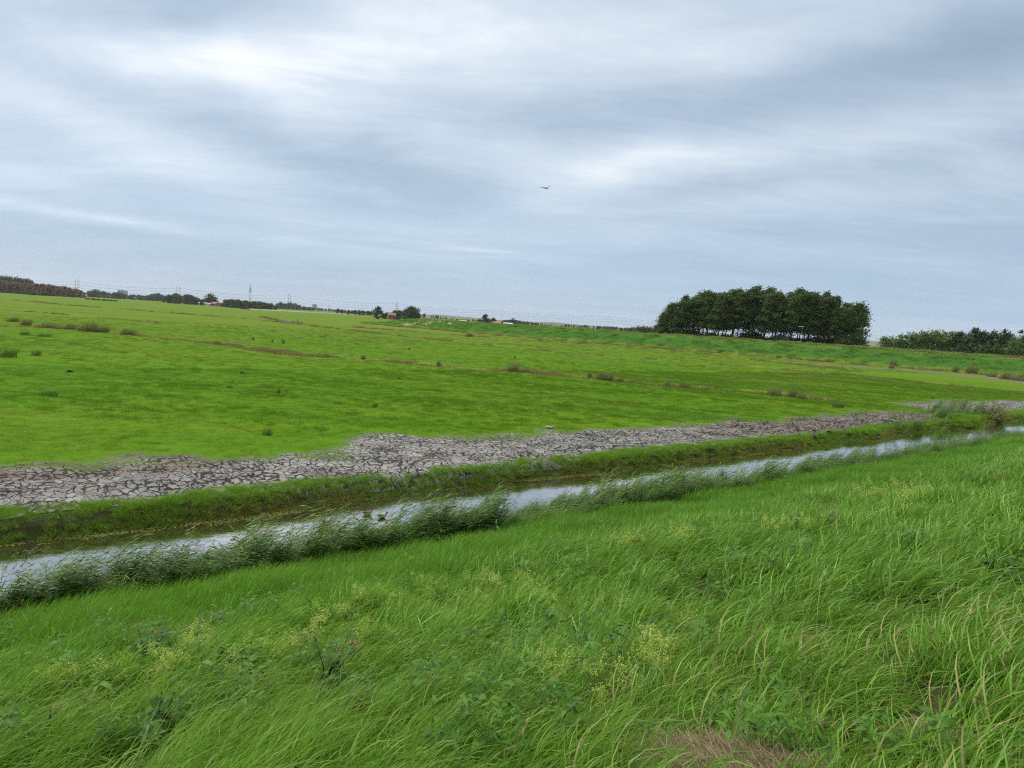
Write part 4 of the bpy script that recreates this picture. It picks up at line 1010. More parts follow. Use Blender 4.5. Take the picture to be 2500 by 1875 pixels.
LG = [(14, 872, 60, 22, 'tall dark green rush bed at the edge of the pasture'), (88, 870, 26, 14, 'dark rush clump beside the tall rush bed'), (60, 817, 26, 11, 'grey-green rush clump before the brown tussocks'), (108, 821, 36, 9, 'long low rush clump before the brown tussocks'),
      (118, 962, 50, 16, 'broad soft rush clump in the near pasture'), (652, 1052, 34, 26, 'tall dark rush clump beside the shallow furrow near the mud'), (560, 948, 22, 10, 'dark low rush tuft on the shallow furrow'), (618, 830, 9, 9, 'small dark rush tuft between two drain lines'),
      (665, 835, 8, 10, 'slender rush tuft next to the darkest one'), (691, 838, 11, 11, 'darkest little rush tuft between two drain lines'), (999, 853, 9, 8, 'tiny dark rush tuft alone beyond the drain line'), (1257, 875, 8, 9, 'faint rush tuft beyond the big round bush'),
      (915, 990, 22, 16, 'upright rush tuft in the middle of the pasture'), (2045, 995, 36, 18, 'green rush clump beyond the far end of the mud'), (680, 962, 12, 20, 'thin upright rushes in the middle of the pasture'), (824, 985, 28, 8, 'low dark rush tuft on the shallow furrow beside upright one')]
for k, (a, b, w, h, lb) in enumerate(LG): clump(a, b, w, h, 'g', k, lb, GG)
for k, (a, b, w, h, lb) in enumerate([(1145, 822, 22, 9, 'reddish-brown reed clump on the far drain line below the dike'), (2180, 893, 16, 14, 'brown bush at the foot of the dike below the gap between the groves'), (2175, 899, 14, 8, 'dark low bush right beside the pale mud strip'),
                                      (2330, 908, 14, 12, 'small brown bush on the dike foot'), (2370, 912, 28, 17, 'wide brown bush on the dike foot past the pale mud strip'), (2420, 920, 22, 10, 'reddish low bush on the dike foot'),
                                      (2455, 926, 30, 13, 'green-brown bush beside the end of the pale mud strip'), (2490, 930, 34, 14, 'outermost dark green bush at the dike foot'), (1755, 862, 18, 7, 'dark low bush at the dike foot below the poplars'), (1760, 858, 22, 7, 'long low bush at the dike foot below the poplars'),
                                      (1900, 874, 18, 6, 'low dark bush at the dike foot below the street lamp'), (2020, 884, 24, 7, 'flat dark bush on the pale mud strip'), (1320, 832, 20, 6, 'dark green bush on the last drain line'), (2300, 1022, 60, 30, 'great mound of reed on the far bank past the mud'), (2235, 1045, 40, 24, 'ragged reed clump beside the great mound'),
                                      (2425, 1020, 50, 24, 'russet mound of dead sedge on the far bank')]):
    clump(a, b, w, h, 'b' if k not in (8, 9, 12, 13, 14) else 'g', k+2, lb, 'bushes at the foot of the dike and the ditch end')
SOIL = paint('black_soil', (.018, .015, .014), .95, .05, .4, 8)
for k, (a, b, s, lb) in enumerate([(591, 912, .30, 'black molehill alone in the middle of the pasture'), (170, 908, .34, 'flat black molehill in the outer pasture'), (975, 925, .26, 'small black molehill in front of the drain line'), (2276, 974, .30, 'black molehill beyond the far strip of mud'), (1400, 888, .22, 'tiny black molehill beyond the drain line')]):
    g = on_ground(a, b)[0]; rng = np.random.default_rng(k); m = MB()
    m.blob((0, 0, 0), (s*.7, s*.7, s*.42), 12, 8)
    m.v = [(x*(1+.3*rng.normal()*.5), y*(1+.3*rng.normal()*.5), z*(1+.2*rng.normal())) for x, y, z in m.v]
    o = m.build('molehill', SOIL, None, True); o.location = g; tag(o, lb, 'molehill', 'molehills in the pasture')
# things lying on the mud
def log():
    g = on_ground(1342, 1046)[0]; root = empty('driftwood_log', (g[0], g[1], g[2]+.05), math.radians(-38), .62)
    m = MB(); m.tube([(-.42, 0, 0), (-.2, .02, .02), (.1, 0, .04), (.4, -.01, .06)], [.10, .12, .10, .085], 9)
    m.build('trunk', paint('weathered_wood', (.30, .28, .26), .9, .1, .4, 14), root, True)
    MB().tube([(.15, .02, .10), (.24, .10, .20)], [.03, .02], 6).build('branch', paint('weathered_twig', (.17, .15, .135), .9, .1, .3, 14), root)
    tag(root, 'weathered grey driftwood log lying at the pasture edge of the mud', 'log')
log()
for k, (a, b, w, lb) in enumerate([(1050, 1114, .45, 'fresh green weed sprouting alone on the cracked mud'), (236, 1184, .50, 'flat green weed patch on the left stretch of dry mud'), (1600, 1094, .32, 'small green tuft at the ditch edge of the mud')]):
    g = on_ground(a, b)[0]; rng = np.random.default_rng(60+k); it = []
    for i in range(46):
        q = rng.uniform(0, w*.6); c = rng.random()*6.28; d = rng.random()*6.28
        it.append((*leaf((q*math.cos(c), q*math.sin(c)*.7, .02), (math.cos(d), math.sin(d), .9), rng.uniform(.06, .14), .05, rng, 1.2), rng.random()))
    o = np_obj('weed', leaves_of(it), WEED, None); o.location = (g[0], g[1], g[2]+.01); lbk = lb.replace('left stretch', 'nearest stretch'); tag(o, lbk, 'weed', 'weeds on the dry mud')

# ---------------------------------------------------------------- ducks and the bird
FEATHER = paint('brown_plumage', (.13, .085, .055), .8, .2, .45, 30); FEATHER_D = paint('dark_plumage', (.045, .032, .026), .8, .2, .3, 30)
BILL = paint('olive_bill', (.20, .17, .05), .5, .4); DRAKE = paint('dark_green_head', (.012, .035, .020), .4, .4)
def skin_body(name, V, E, Rr, mat, parent, sub=2):
    """one continuous body grown over a chain of joints"""
    me = bpy.data.meshes.new(name); me.from_pydata(V, E, []); o = link(name, me, parent)
    sk = o.modifiers.new('skin', 'SKIN'); ss = o.modifiers.new('sub', 'SUBSURF'); ss.levels = ss.render_levels = sub
    for i, r in enumerate(Rr): me.skin_vertices[0].data[i].radius = r if hasattr(r, '__len__') else (r, r)
    me.skin_vertices[0].data[0].use_root = True
    me.materials.append(mat); return o
def duck(px, py, rz, headmat, label, low=False):
    g = on_plane(px, py, -.6); root = empty('duck', (g[0], g[1], -.585), rz, .66)
    hz = .20 if not low else .15
    V = [(0, 0, .045), (.10, 0, .055), (.155, 0, .085), (.18, 0, hz-.03), (.20, 0, hz+.02), (-.10, 0, .05), (-.18, 0, .075), (-.245, 0, .10)]
    E = [(0, 1), (1, 2), (2, 3), (3, 4), (0, 5), (5, 6), (6, 7)]
    skin_body('body', V, E, [(.095, .082), (.082, .074), (.05, .05), (.033, .033), (.042, .040), (.088, .072), (.055, .042), (.022, .012)], FEATHER, root)
    b = MB(); b.blob((.205, 0, hz+.018), (.046, .038, .040), 10, 7); b.build('head', headmat, root, True)
    m = MB(); m.blob((.265, 0, hz+.006), (.040, .019, .010), 8, 5); m.build('bill', BILL, root, True)
    for s in (-1, 1):
        w = MB(); w.blob((-.05, s*.078, .07), (.155, .022, .052), 10, 7, 0, Matrix.Rotation(.08, 3, 'Y')); w.build('wing', FEATHER_D, root, True)
    tag(root, label, 'duck', 'ducks swimming in the ditch')
duck(897, 1256, .35, DRAKE, 'duck with raised dark head swimming in the open water'); duck(933, 1264, .25, FEATHER_D, 'brown duck just behind the one with the raised head')
duck(797, 1278, .3, FEATHER_D, 'duck half hidden by reed plumes, further from the bank'); duck(785, 1293, .1, FEATHER, 'pale brown duck half hidden by reeds, nearest the reed bed', True)
def bird():
    p = at_depth(1333, 459.5, 62); root = empty('bird', p)
    dark = paint('slate_plumage', (.030, .034, .042), .7, .2, .3, 12); pale = paint('pale_plumage', (.42, .40, .38), .8, .1, .2, 12)
    # heading towards the camera and slightly left; wings in a shallow raised V
    skin_body('body', [(0, 0, 0), (-.07, -.11, -.025), (-.10, -.19, -.055), (-.115, -.25, -.085), (.07, .12, .03), (.13, .24, .045)], [(0, 1), (1, 2), (2, 3), (0, 4), (4, 5)], [(.06, .055), (.058, .052), (.034, .034), (.038, .036), (.045, .035), (.06, .008)], dark, root)
    def wing(pts, mat, name):
        m = MB(); n = len(pts)
        V = []
        for (x, y, z, c) in pts: V += [(x, y-c*.55, z+.012), (x, y+c*.45, z-.006), (x, y-c*.2, z+.022), (x, y+c*.1, z-.018)]
        F = []
        for k in range(n-1):
            a, b = 4*k, 4*(k+1)
            F += [(a, a+2, b+2, b), (a+2, a+1, b+1, b+2), (a+1, a+3, b+3, b+1), (a+3, a, b, b+3)]
        F += [(0, 3, 1, 2), (4*n-4, 4*n-2, 4*n-3, 4*n-1)]
        m.add(V, F); return m.build(name, mat, root, True)
    wing([(-.05, 0, .01, .16), (-.17, -.02, .050, .15), (-.30, .0, .052, .12), (-.45, .06, .040, .04)], dark, 'wing')
    wing([(.05, 0, .015, .16), (.16, .0, .06, .15), (.235, .02, .12, .14), (.31, .05, .19, .12), (.37, .10, .225, .04)], dark, 'wing')
    m = MB(); m.blob((.11, .03, -.012), (.10, .05, .028), 8, 6); m.build('belly', pale, root, True)
    m = MB(); m.blob((-.122, -.29, -.10), (.012, .035, .010), 6, 5); m.build('bill', paint('dark_bill', (.03, .03, .03), .5, .3), root, True)
    tag(root, 'dark bird with pale underside gliding alone in the cloudy sky', 'bird')
bird()
# ---------------------------------------------------------------- trees
def leaf_mat(name, cols, rough=0.6, spec=0.2):
    m, n = material(name)
    rnd = n.attr('rnd'); ob = n.new('ShaderNodeObjectInfo').outputs['Random']
    k = n.math('ADD', n.math('MULTIPLY', rnd, .7), n.math('MULTIPLY', ob, .3))
    c = n.ramp(k, [(.1, cols[0]), (.5, cols[1]), (.9, cols[2])])
    tr = n.new('ShaderNodeBsdfTranslucent'); n.put(tr.inputs[0], c)
    mx = n.new('ShaderNodeMixShader'); mx.inputs[0].default_value = .22
    n.l.new(n.bsdf(c, rough, spec), mx.inputs[1]); n.l.new(tr.outputs[0], mx.inputs[2]); n.out(mx.outputs[0])
    return m
BARK = paint('grey_bark', (.055, .048, .040), .9, .1, .35, 6)
L_POP = leaf_mat('poplar_leaves', [(.030, .056, .014), (.058, .098, .022), (.105, .155, .040)])
L_DARK = leaf_mat('dark_leaves', [(.022, .044, .014), (.038, .068, .020), (.066, .100, .032)])
L_WIL = leaf_mat('willow_leaves', [(.042, .085, .018), (.080, .138, .030), (.130, .195, .050)])
L_BROWN = leaf_mat('browned_leaves', [(.120, .075, .042), (.180, .118, .064), (.230, .165, .085)])
L_OLIVE = leaf_mat('olive_leaves', [(.030, .038, .014), (.052, .060, .020), (.085, .090, .030)])
L_FAR = leaf_mat('mixed_tree_leaves', [(.030, .052, .018), (.050, .080, .026), (.080, .115, .040)])
def crown(rng, h, r, base, ncl, nleaf, size, wind=.5, shape='oval', cl=.22, long=1.7, sparse=.5):
    """many leaf-sized faces gathered in clumps through the crown's volume; returns faces and the clump centres"""
    C = []
    while len(C) < ncl:
        f = rng.random(); a = rng.random()*6.28
        if shape == 'oval': prof = math.sin(PI*min(1, .10+.86*f))**.6*(1.12-.42*f)
        elif shape == 'round': prof = math.sqrt(max(0, 1-(2*f-1)**2))*.95+.1
        elif shape == 'dome': prof = math.sqrt(max(0, 1-f*f*.92))
        elif shape == 'cone': prof = (1-f)**.8+.05
        else: prof = .75+.25*math.sin(PI*f)
        if f < .35 and rng.random() > sparse+(1-sparse)*f/.35: continue
        q = r*prof*math.sqrt(rng.random())**.8
        C.append(np.array((q*math.cos(a)+wind*.10*h*f*f, q*math.sin(a), h*(base+(1-base)*f*.96))))
    C = np.array(C); ci = rng.integers(0, ncl, nleaf); n = nleaf
    sp = cl*r*rng.uniform(.6, 1.25, ncl)[ci][:, None]
    P = C[ci]+rng.normal(0, 1, (n, 3))*sp*np.array((1.15, 1.0, .75))
    P[:, 2] = np.clip(P[:, 2], h*.02, None)
    a = rng.normal(0, 1, (n, 3)); a += np.array((wind*1.6, 0, .35*wind)); a /= np.linalg.norm(a, axis=1)[:, None]
    b = np.cross(a, rng.normal(0, 1, (n, 3))); b /= np.linalg.norm(b, axis=1)[:, None]
    s = (size*rng.uniform(.55, 1.3, n))[:, None]
    V = np.stack([P-a*s*long*.5, P+b*s*.42, P+a*s*long*.5, P-b*s*.42], 1).reshape(-1, 3)
    Q = np.arange(4*n).reshape(-1, 4)
    rc = rng.random(ncl)[ci]; A = np.repeat(np.clip(.45*rc+.55*rng.random(n), 0, 1), 4)
    return V, Q, A, C
def trunk_mb(rng, h, base, C, r0, wind, limbs=7, nside=7):
    m = MB(); top = h*(base+(1-base)*.75); pts = []; rad = []
    for k in range(7):
        f = k/6; pts.append((wind*.08*h*f*f+rng.normal(0, .006*h)*f, rng.normal(0, .006*h)*f, -.3+(top+.3)*f)); rad.append(r0*(1-.82*f)+.01)
    m.tube(pts, rad, nside)
    for c in C[rng.permutation(len(C))[:limbs]]:
        zf = np.clip((c[2]*.62)/top, .1, .95); k = int(zf*6); p = np.array(pts[k]); mid = p*.5+c*.5+np.array((0, 0, -.03*h))
        m.tube([p, mid, c], [r0*.32*(1-zf)+.02, r0*.2*(1-zf)+.02, .015], 5)
    return m
TREE = {}
def tree_kind(key, seeds, mat, h, r, base, ncl, nleaf, size, wind, shape, cl=.22, r0=None, limbs=7, sparse=.5, whole=False):
    out = []
    for sd in seeds:
        rng = np.random.default_rng(sd); V, Q, A, C = crown(rng, h, r, base, ncl, nleaf, size, wind, shape, cl, sparse=sparse)
        tm = trunk_mb(rng, h, base, C, r0 or h*.014, wind, limbs)
        if whole:
            b = len(V); mv = np.array(tm.v); F4 = np.array([f for f in tm.f if len(f) == 4])
            me = mesh_np(key, np.vstack([V, mv]), np.vstack([Q, F4+b]), [mat, BARK], False, dict(rnd=np.r_[A, np.zeros(len(mv))]), np.r_[np.zeros(len(Q)), np.ones(len(F4))])
            out.append((me, None))
        else:
            me = mesh_np(key+'_crown', V, Q, mat, False, dict(rnd=A)); t = bpy.data.meshes.new(key+'_trunk'); t.from_pydata(tm.v, [], tm.f); t.materials.append(BARK); out.append((me, t))
    TREE[key] = (out, h)
tree_kind('poplar_tree', range(801, 807), L_POP, 20, 2.8, .25, 54, 3600, .42, 1.0, 'oval', .20, .24, 14, .10)
tree_kind('edge_poplar', range(811, 814), L_POP, 18, 3.7, .06, 52, 3600, .44, 1.0, 'oval', .22, .22, 14, .65)
tree_kind('willow_tree', range(821, 825), L_WIL, 10, 4.4, .04, 44, 2800, .50, .5, 'dome', .22, .22, 8, .9)
tree_kind('dark_tree', range(831, 834), L_DARK, 11, 3.6, .04, 40, 2400, .50, .5, 'oval', .24, .2, 8, .9)
tree_kind('lombardy_poplar', (841,), L_DARK, 13, 1.9, .02, 40, 2200, .45, .5, 'col', .28, .18, 5, 1)
tree_kind('sparse_tree', (846, 847), L_DARK, 12, 3.2, .25, 18, 700, .5, .6, 'round', .16, .16, 12, .8)
tree_kind('bush', range(851, 854), L_DARK, 3, 2.2, .0, 26, 1500, .32, .4, 'dome', .26, .06, 6, 1)
tree_kind('olive_bush', range(861, 863), L_OLIVE, 3, 2.2, .0, 26, 1500, .30, .4, 'dome', .26, .06, 6, 1)
tree_kind('brown_tree', range(871, 875), L_BROWN, 20, 5.2, .03, 34, 1300, 1.3, .4, 'dome', .26, .3, 4, .9, True)
tree_kind('broadleaf_tree', range(881, 885), L_FAR, 14, 5.4, .02, 30, 1000, 1.1, .4, 'dome', .26, .3, 4, .9, True)
tree_kind('round_tree', range(891, 894), L_DARK, 12, 5.0, .14, 36, 1700, .8, .4, 'round', .24, .28, 8, .9, True)
tree_kind('pine_tree', (898,), L_DARK, 14, 4.6, .05, 34, 1300, .9, .3, 'cone', .22, .25, 5, .9, True)
def plant(kind, k, x, y, z, h, wscale, label, cat='tree', group=None, rz=None, name=None):
    (var, h0) = TREE[kind]; me, tk = var[k % len(var)]; s = h/h0
    rz = rz if rz is not None else random.uniform(-.5, .5)
    nm = name or kind
    if tk is None:
        o = link(nm, me)
    else:
        o = empty(nm); link('crown', me, o); link('trunk', tk, o)
    o.location = (x, y, z); o.rotation_euler = (0, 0, rz); o.scale = (s*wscale, s*wscale, s)
    return tag(o, label, cat, group)
def ztop(px, py, depth): return float(at_depth(px, py, depth)[2])
def xat(px, depth, z=2.0):
    # sideways place whose foot at height z and this depth shows above survey column px
    py = 800.0
    for _ in range(6):
        p = at_depth(px, py, depth); py += (p[2]-z)*F_PX/depth
    return float(p[0])
# the poplar grove on the dike
EN = np.array([(1590, 812), (1603, 775), (1615, 746), (1635, 730), (1665, 716), (1700, 700), (1750, 697), (1775, 700), (1792, 691), (1840, 693), (1880, 702), (1905, 703), (1965, 706), (2010, 713), (2030, 727), (2060, 737), (2095, 742), (2118, 760), (2135, 800)])
rnd = random.Random(12)
kk = 0
for row, (off, step, p0, p1) in enumerate(((0, 21, 1622, 2100), (9, 23, 1614, 2108), (18, 34, 1660, 2080))):
    px = p0
    while px <= p1:
        q = px+rnd.uniform(-6, 6); dep = np.interp(q, [1600, 2120], [243, 213])+off+rnd.uniform(-2.5, 2.5)
        top = ztop(q-9, np.interp(q-9, EN[:, 0], EN[:, 1]), dep); h = (top-2.2)*rnd.uniform(.89, 1.02)
        if row == 0: h *= rnd.uniform(.90, 1.0)
        end = q < 1662 or q > 2066
        x = xat(q, dep)-1.3
        lb = 'tall dark poplar standing in the dense wind-bent grove behind the dike'
        gr = 'poplars of the dense grove behind the dike'
        plant('edge_poplar' if end else 'poplar_tree', kk, x, dep, 2.2, h, rnd.uniform(.92, 1.12), lb, 'poplar', gr, rz=rnd.uniform(-.5, .5), name='poplar_tree')
        kk += 1; px += step
# dark undergrowth bushes between the poplar trunks
px = 1618
k = 0
while px < 2110:
    dep = np.interp(px, [1600, 2120], [243, 213])+rnd.uniform(-4, 6); h = rnd.uniform(1.6, 4.6)
    plant('bush' if rnd.random() < .75 else 'olive_bush', k, xat(px, dep, 2.2), dep, 2.4, h, rnd.uniform(.8, 1.3), 'dark leafy bush crowded under the poplars of the grove', 'bush', 'bushes under the grove', name='bush'); k += 1
    px += rnd.uniform(8, 15)
# the wood at the other end of the dike
RW = [(2162, 823, 'w', 252, 1.25), (2190, 818, 'w', 248, 1.0), (2222, 813, 'w', 250, 1.15), (2252, 809, 'w', 247, 1.0), (2285, 809, 'w', 250, 1.1), (2312, 811, 'w', 246, 1.1), (2335, 813, 'd', 240, .9), (2365, 797, 'l', 236, 1.0), (2352, 818, 'd', 232, 1.0),
      (2388, 812, 'd', 238, 1.0), (2412, 811, 'd', 236, 1.1), (2438, 804, 'o', 245, .8), (2448, 815, 'd', 228, 1.0), (2478, 806, 'o', 240, .9), (2470, 826, 'w', 215, .8), (2492, 822, 'd', 218, .9), (2515, 808, 'd', 225, 1.1), (2540, 812, 'd', 225, 1.1), (2410, 845, 'b', 205, 1.0), (2440, 850, 'w', 203, .7), (2380, 845, 'b', 212, 1.2),
      (2175, 842, 'b', 238, 1.3), (2205, 846, 'b', 236, 1.3), (2240, 848, 'b', 232, 1.3), (2275, 850, 'b', 228, 1.3), (2310, 852, 'b', 225, 1.3)]
RL = ['outermost willow of the second wood, sloping down towards the gap', 'rounded willow second in from the gap of the wood', 'rounded willow with sky showing through its lower branches', 'broad-topped willow, highest of the willow row', 'dense pale green willow in the middle of the willow row', 'willow touching the dark trees of the wood', 'dark tree just before the pointed one',
      'pointed dark tree rising above the rest of the wood', 'dark rounded tree in front of the pointed one', 'dark tree just past the pointed one', 'wide dark tree between the pointed and the thin-crowned ones', 'thin-crowned tree with feathery top above the wood', 'dark tree below the feathery-topped one', 'second feathery-topped tree near the end of the wood',
      'small yellow-green willow in front of the dark trees', 'dark tree behind the small yellow-green willow', 'last tall dark tree of the wood at the frame edge', 'dark tree ending the wood', 'low round bush on the dike before the dark trees', 'low yellowish willow bush on the dike', 'round dark bush at the foot of the pointed tree',
      'bush under the outermost willow', 'bush under the second willow', 'bush under the see-through willow', 'bush under the highest willow', 'bush under the pale green willow']
KN = dict(w='willow_tree', d='dark_tree', l='lombardy_poplar', o='sparse_tree', b='bush')
for k, ((px, ty, kd, dep, ws), lb) in enumerate(zip(RW, RL)):
    z = 2.0; plant(KN[kd], k, xat(px, dep, z), dep, z, ztop(px, ty, dep)-z, ws, lb, 'bush' if kd == 'b' else 'tree', 'trees of the second wood on the dike')
# tree rows far over the pasture: (from, to, how many, outline of tops, depth, kinds, label, group, width)
def row(p0, p1, n, tops, dep, kinds, label, group, ws=1.0, name=None, jit=.06, cat='tree'):
    tops = np.array(tops, float)
    for k in range(n):
        px = p0+(p1-p0)*(k+.5)/n+rnd.uniform(-.5, .5)*(p1-p0)/n; d = dep*(1+rnd.uniform(-jit, jit)*.7)
        ty = np.interp(px, tops[:, 0], tops[:, 1]); h = ztop(px, ty, d)*rnd.uniform(.9, 1.03)
        plant(kinds[k % len(kinds)], rnd.randrange(8), xat(px, d, 0), d, -.1, max(h, 1.2), ws*rnd.uniform(.85, 1.2), label, cat, group, rnd.uniform(-.6, .6), name)
row(-25, 208, 46, [(-30, 681), (0, 685), (60, 690), (130, 696), (160, 700), (190, 706), (208, 715)], 1080, ['brown_tree'], 'browned tree in the long wood at the far edge of the pasture', 'browned trees of the long wood', 1.0, 'brown_tree')
row(-20, 78, 16, [(-20, 676), (0, 677), (30, 679), (60, 680), (80, 688)], 1280, ['broadleaf_tree'], 'tall dark tree rising behind the browned wood', 'dark trees behind the browned wood', .8, 'dark_tree')
row(58, 124, 8, [(58, 712), (90, 710), (124, 718)], 1010, ['bush'], 'dark green bush along the front of the browned wood', 'bushes before the browned wood', 1.6, 'bush', cat='bush')
row(208, 285, 12, [(208, 727), (285, 733)], 760, ['bush'], 'low dark hedge bush beyond the pasture', 'hedge bushes beyond the pasture', 1.5, 'hedge_bush', cat='bush')
row(212, 400, 44, [(212, 711), (225, 709), (250, 711), (270, 716), (290, 713), (310, 721), (330, 719), (352, 722), (375, 717), (390, 716), (402, 722)], 1650, ['broadleaf_tree', 'round_tree', 'pine_tree'], 'hazy grey-green tree in the line before the apartment blocks', 'hazy trees before the apartment blocks', .85, 'broadleaf_tree')
row(403, 500, 16, [(403, 722), (415, 720), (430, 718), (460, 721), (480, 727), (500, 734)], 1120, ['broadleaf_tree', 'round_tree'], 'dark tree in the dense clump before the farm', 'dark trees before the farm', .95, 'dark_tree')
row(496, 508, 2, [(490, 731), (510, 729)], 1200, ['round_tree'], 'small tree between the dark clump and the farm', 'small trees beside the farm', .8, 'dark_tree')
plant('round_tree', 1, xat(513, 1190, 0), 1190, 0, ztop(513, 717, 1190), .95, 'tall spreading tree right behind the farm roofs', 'tree')
plant('broadleaf_tree', 2, xat(525, 1185, 0), 1185, 0, ztop(525, 727, 1185), 1.0, 'lower tree leaning against the tall one behind the farm', 'tree')
row(545, 678, 24, [(545, 733), (560, 731), (575, 732), (600, 734), (640, 737), (660, 741), (675, 749)], 960, ['broadleaf_tree', 'round_tree'], 'dark tree in the dense clump beside the slender mast', 'dark trees before the tower', .95, 'dark_tree')
row(674, 765, 18, [(674, 741), (685, 739), (700, 740), (715, 739), (728, 745), (765, 752)], 1900, ['broadleaf_tree', 'round_tree'], 'hazy tree in the rounded clump behind the white pylon', 'hazy trees behind the white pylon', 1.0, 'broadleaf_tree')
row(640, 880, 44, [(640, 745), (760, 750), (800, 753), (880, 759)], 2500, ['broadleaf_tree'], 'faint tree in the distant line beyond the road', 'faint trees beyond the road', 1.1, 'broadleaf_tree')
row(818, 908, 17, [(818, 757), (826, 754), (840, 758), (850, 757), (880, 758), (908, 759)], 1130, ['round_tree'], 'round-crowned tree in the row along the road', 'round-crowned trees along the road', .75, 'round_tree')
plant('round_tree', 0, xat(921, 575, 0), 575, 0, ztop(921, 751.5, 575), .95, 'round dark tree standing alone in the pasture with its trunk showing', 'tree')
row(932, 984, 8, [(932, 764), (945, 763), (955, 763), (968, 756), (980, 759)], 700, ['round_tree', 'broadleaf_tree'], 'dark tree around the brick house at the end of the dike', 'trees around the brick house', .8, 'dark_tree')
for k, (px, ty, ws, lb) in enumerate([(1000, 751, .95, 'biggest spreading tree beside the end of the dike'), (1011, 750.5, .9, 'spreading tree joined to the biggest one by the dike'), (990, 757, .8, 'lower tree between the brick house and the biggest tree'), (1019, 765, .7, 'smaller tree sloping down from the biggest one')]):
    plant('round_tree', k, xat(px, 640+8*k, 0), 640+8*k, 0, ztop(px, ty, 640+8*k), ws, lb, 'tree', 'big trees at the end of the dike')
row(1024, 1036, 2, [(1024, 767), (1036, 765)], 1500, ['broadleaf_tree'], 'hazy round tree just past the biggest tree', 'hazy trees past the biggest tree', .8, 'broadleaf_tree')
row(1044, 1175, 26, [(1044, 773), (1052, 770), (1065, 770), (1090, 775), (1110, 777), (1140, 779), (1175, 780)], 1700, ['broadleaf_tree', 'pine_tree'], 'hazy tree in the low line before the blue hills', 'hazy trees before the blue hills', .9, 'broadleaf_tree')
plant('pine_tree', 0, xat(1183, 740, 0), 740, 0, ztop(1183, 767.5, 740), 1.25, 'tall dark tree above the farmhouse roof on the horizon', 'tree')
row(1160, 1212, 6, [(1160, 779), (1175, 779), (1203, 777), (1212, 782)], 800, ['round_tree'], 'dark tree beside the farmhouse on the horizon', 'dark trees beside the farmhouse', .8, 'dark_tree')
row(1222, 1335, 30, [(1222, 783), (1232, 781), (1262, 781), (1270, 784), (1300, 787), (1335, 792)], 1300, ['broadleaf_tree', 'round_tree'], 'grey-green tree in the line above the middle of the dike', 'trees above the middle of the dike', .8, 'broadleaf_tree')
row(1330, 1440, 26, [(1330, 793), (1345, 791), (1365, 795), (1383, 791), (1395, 794), (1412, 795), (1434, 792), (1440, 798)], 1500, ['broadleaf_tree', 'round_tree'], 'hazy tree in the broken line above the dike', 'trees in the broken line above the dike', .75, 'broadleaf_tree')
row(1448, 1562, 26, [(1448, 797), (1465, 796), (1490, 797), (1510, 799), (1562, 806)], 1150, ['broadleaf_tree'], 'grey-green tree in the line beside the white mast', 'trees beside the white mast', .8, 'broadleaf_tree')
row(1535, 1608, 12, [(1535, 803), (1560, 801), (1608, 803)], 520, ['bush'], 'dark bush low on the horizon beside the poplar grove', 'bushes beside the poplar grove', 1.3, 'bush', cat='bush')

# ---------------------------------------------------------------- hills, road, haze
def hills():
    m, n = material('wooded_dunes'); n.out(n.bsdf(n.ramp(n.noise(n.pos(), .02, 4), [(.35, (.030, .048, .022)), (.65, (.060, .080, .036))]), .9, .1))
    px = np.linspace(860, 2560, 240); D = 7600.0
    top = np.interp(px, [860, 960, 1020, 1060, 1100, 1130, 1200, 1240, 1260, 1300, 1330, 1370, 1420, 1500, 1600, 1800, 2000, 2120, 2160, 2200, 2300, 2560], [1, 2, 14, 24, 27, 22, 12, 10, 20, 8, 20, 22, 12, 8, 18, 12, 14, 36, 34, 28, 16, 10])
    top = np.maximum(top+5*(fbm(px*.06, px*0, 5, 4)-.5)*2, 1)+4
    X = np.array([xat(p, D, 0) for p in px]); prof = [(-900, 0), (-450, .45), (-120, .95), (60, 1.0), (400, .7), (900, 0)]
    V = np.array([(x*(D+dy)/D, D+dy, hh*f-.5) for dy, f in prof for x, hh in zip(X, top)]); N = len(px)
    Q = np.array([(r*N+i, r*N+i+1, (r+1)*N+i+1, (r+1)*N+i) for r in range(len(prof)-1) for i in range(N-1)])
    tag(link('hills', mesh_np('hills', V, Q, m, True)), 'low blue wooded hills on the horizon', 'hills', kind='structure')
hills()
ROAD = paint('grey_road_verge', (.22, .22, .21), .9, .1, .15, .05)
def road():
    A = np.array((xat(630, 840, 0), 840.)); B = np.array((xat(905, 1230, 0), 1230.)); d = (B-A)/np.linalg.norm(B-A); nn = np.array((-d[1], d[0])); V = []
    for p in (A-d*30, B+d*300):
        for w, z in ((-8, -.1), (-4.5, 1.0), (4.5, 1.0), (8, -.1)): q = p+nn*w; V.append((q[0], q[1], z))
    m = MB(); m.add(V, [(0, 1, 5, 4), (1, 2, 6, 5), (2, 3, 7, 6)]); o = m.build('road', ROAD); tag(o, 'grey road embankment crossing the far pasture', 'road', kind='structure')
road()
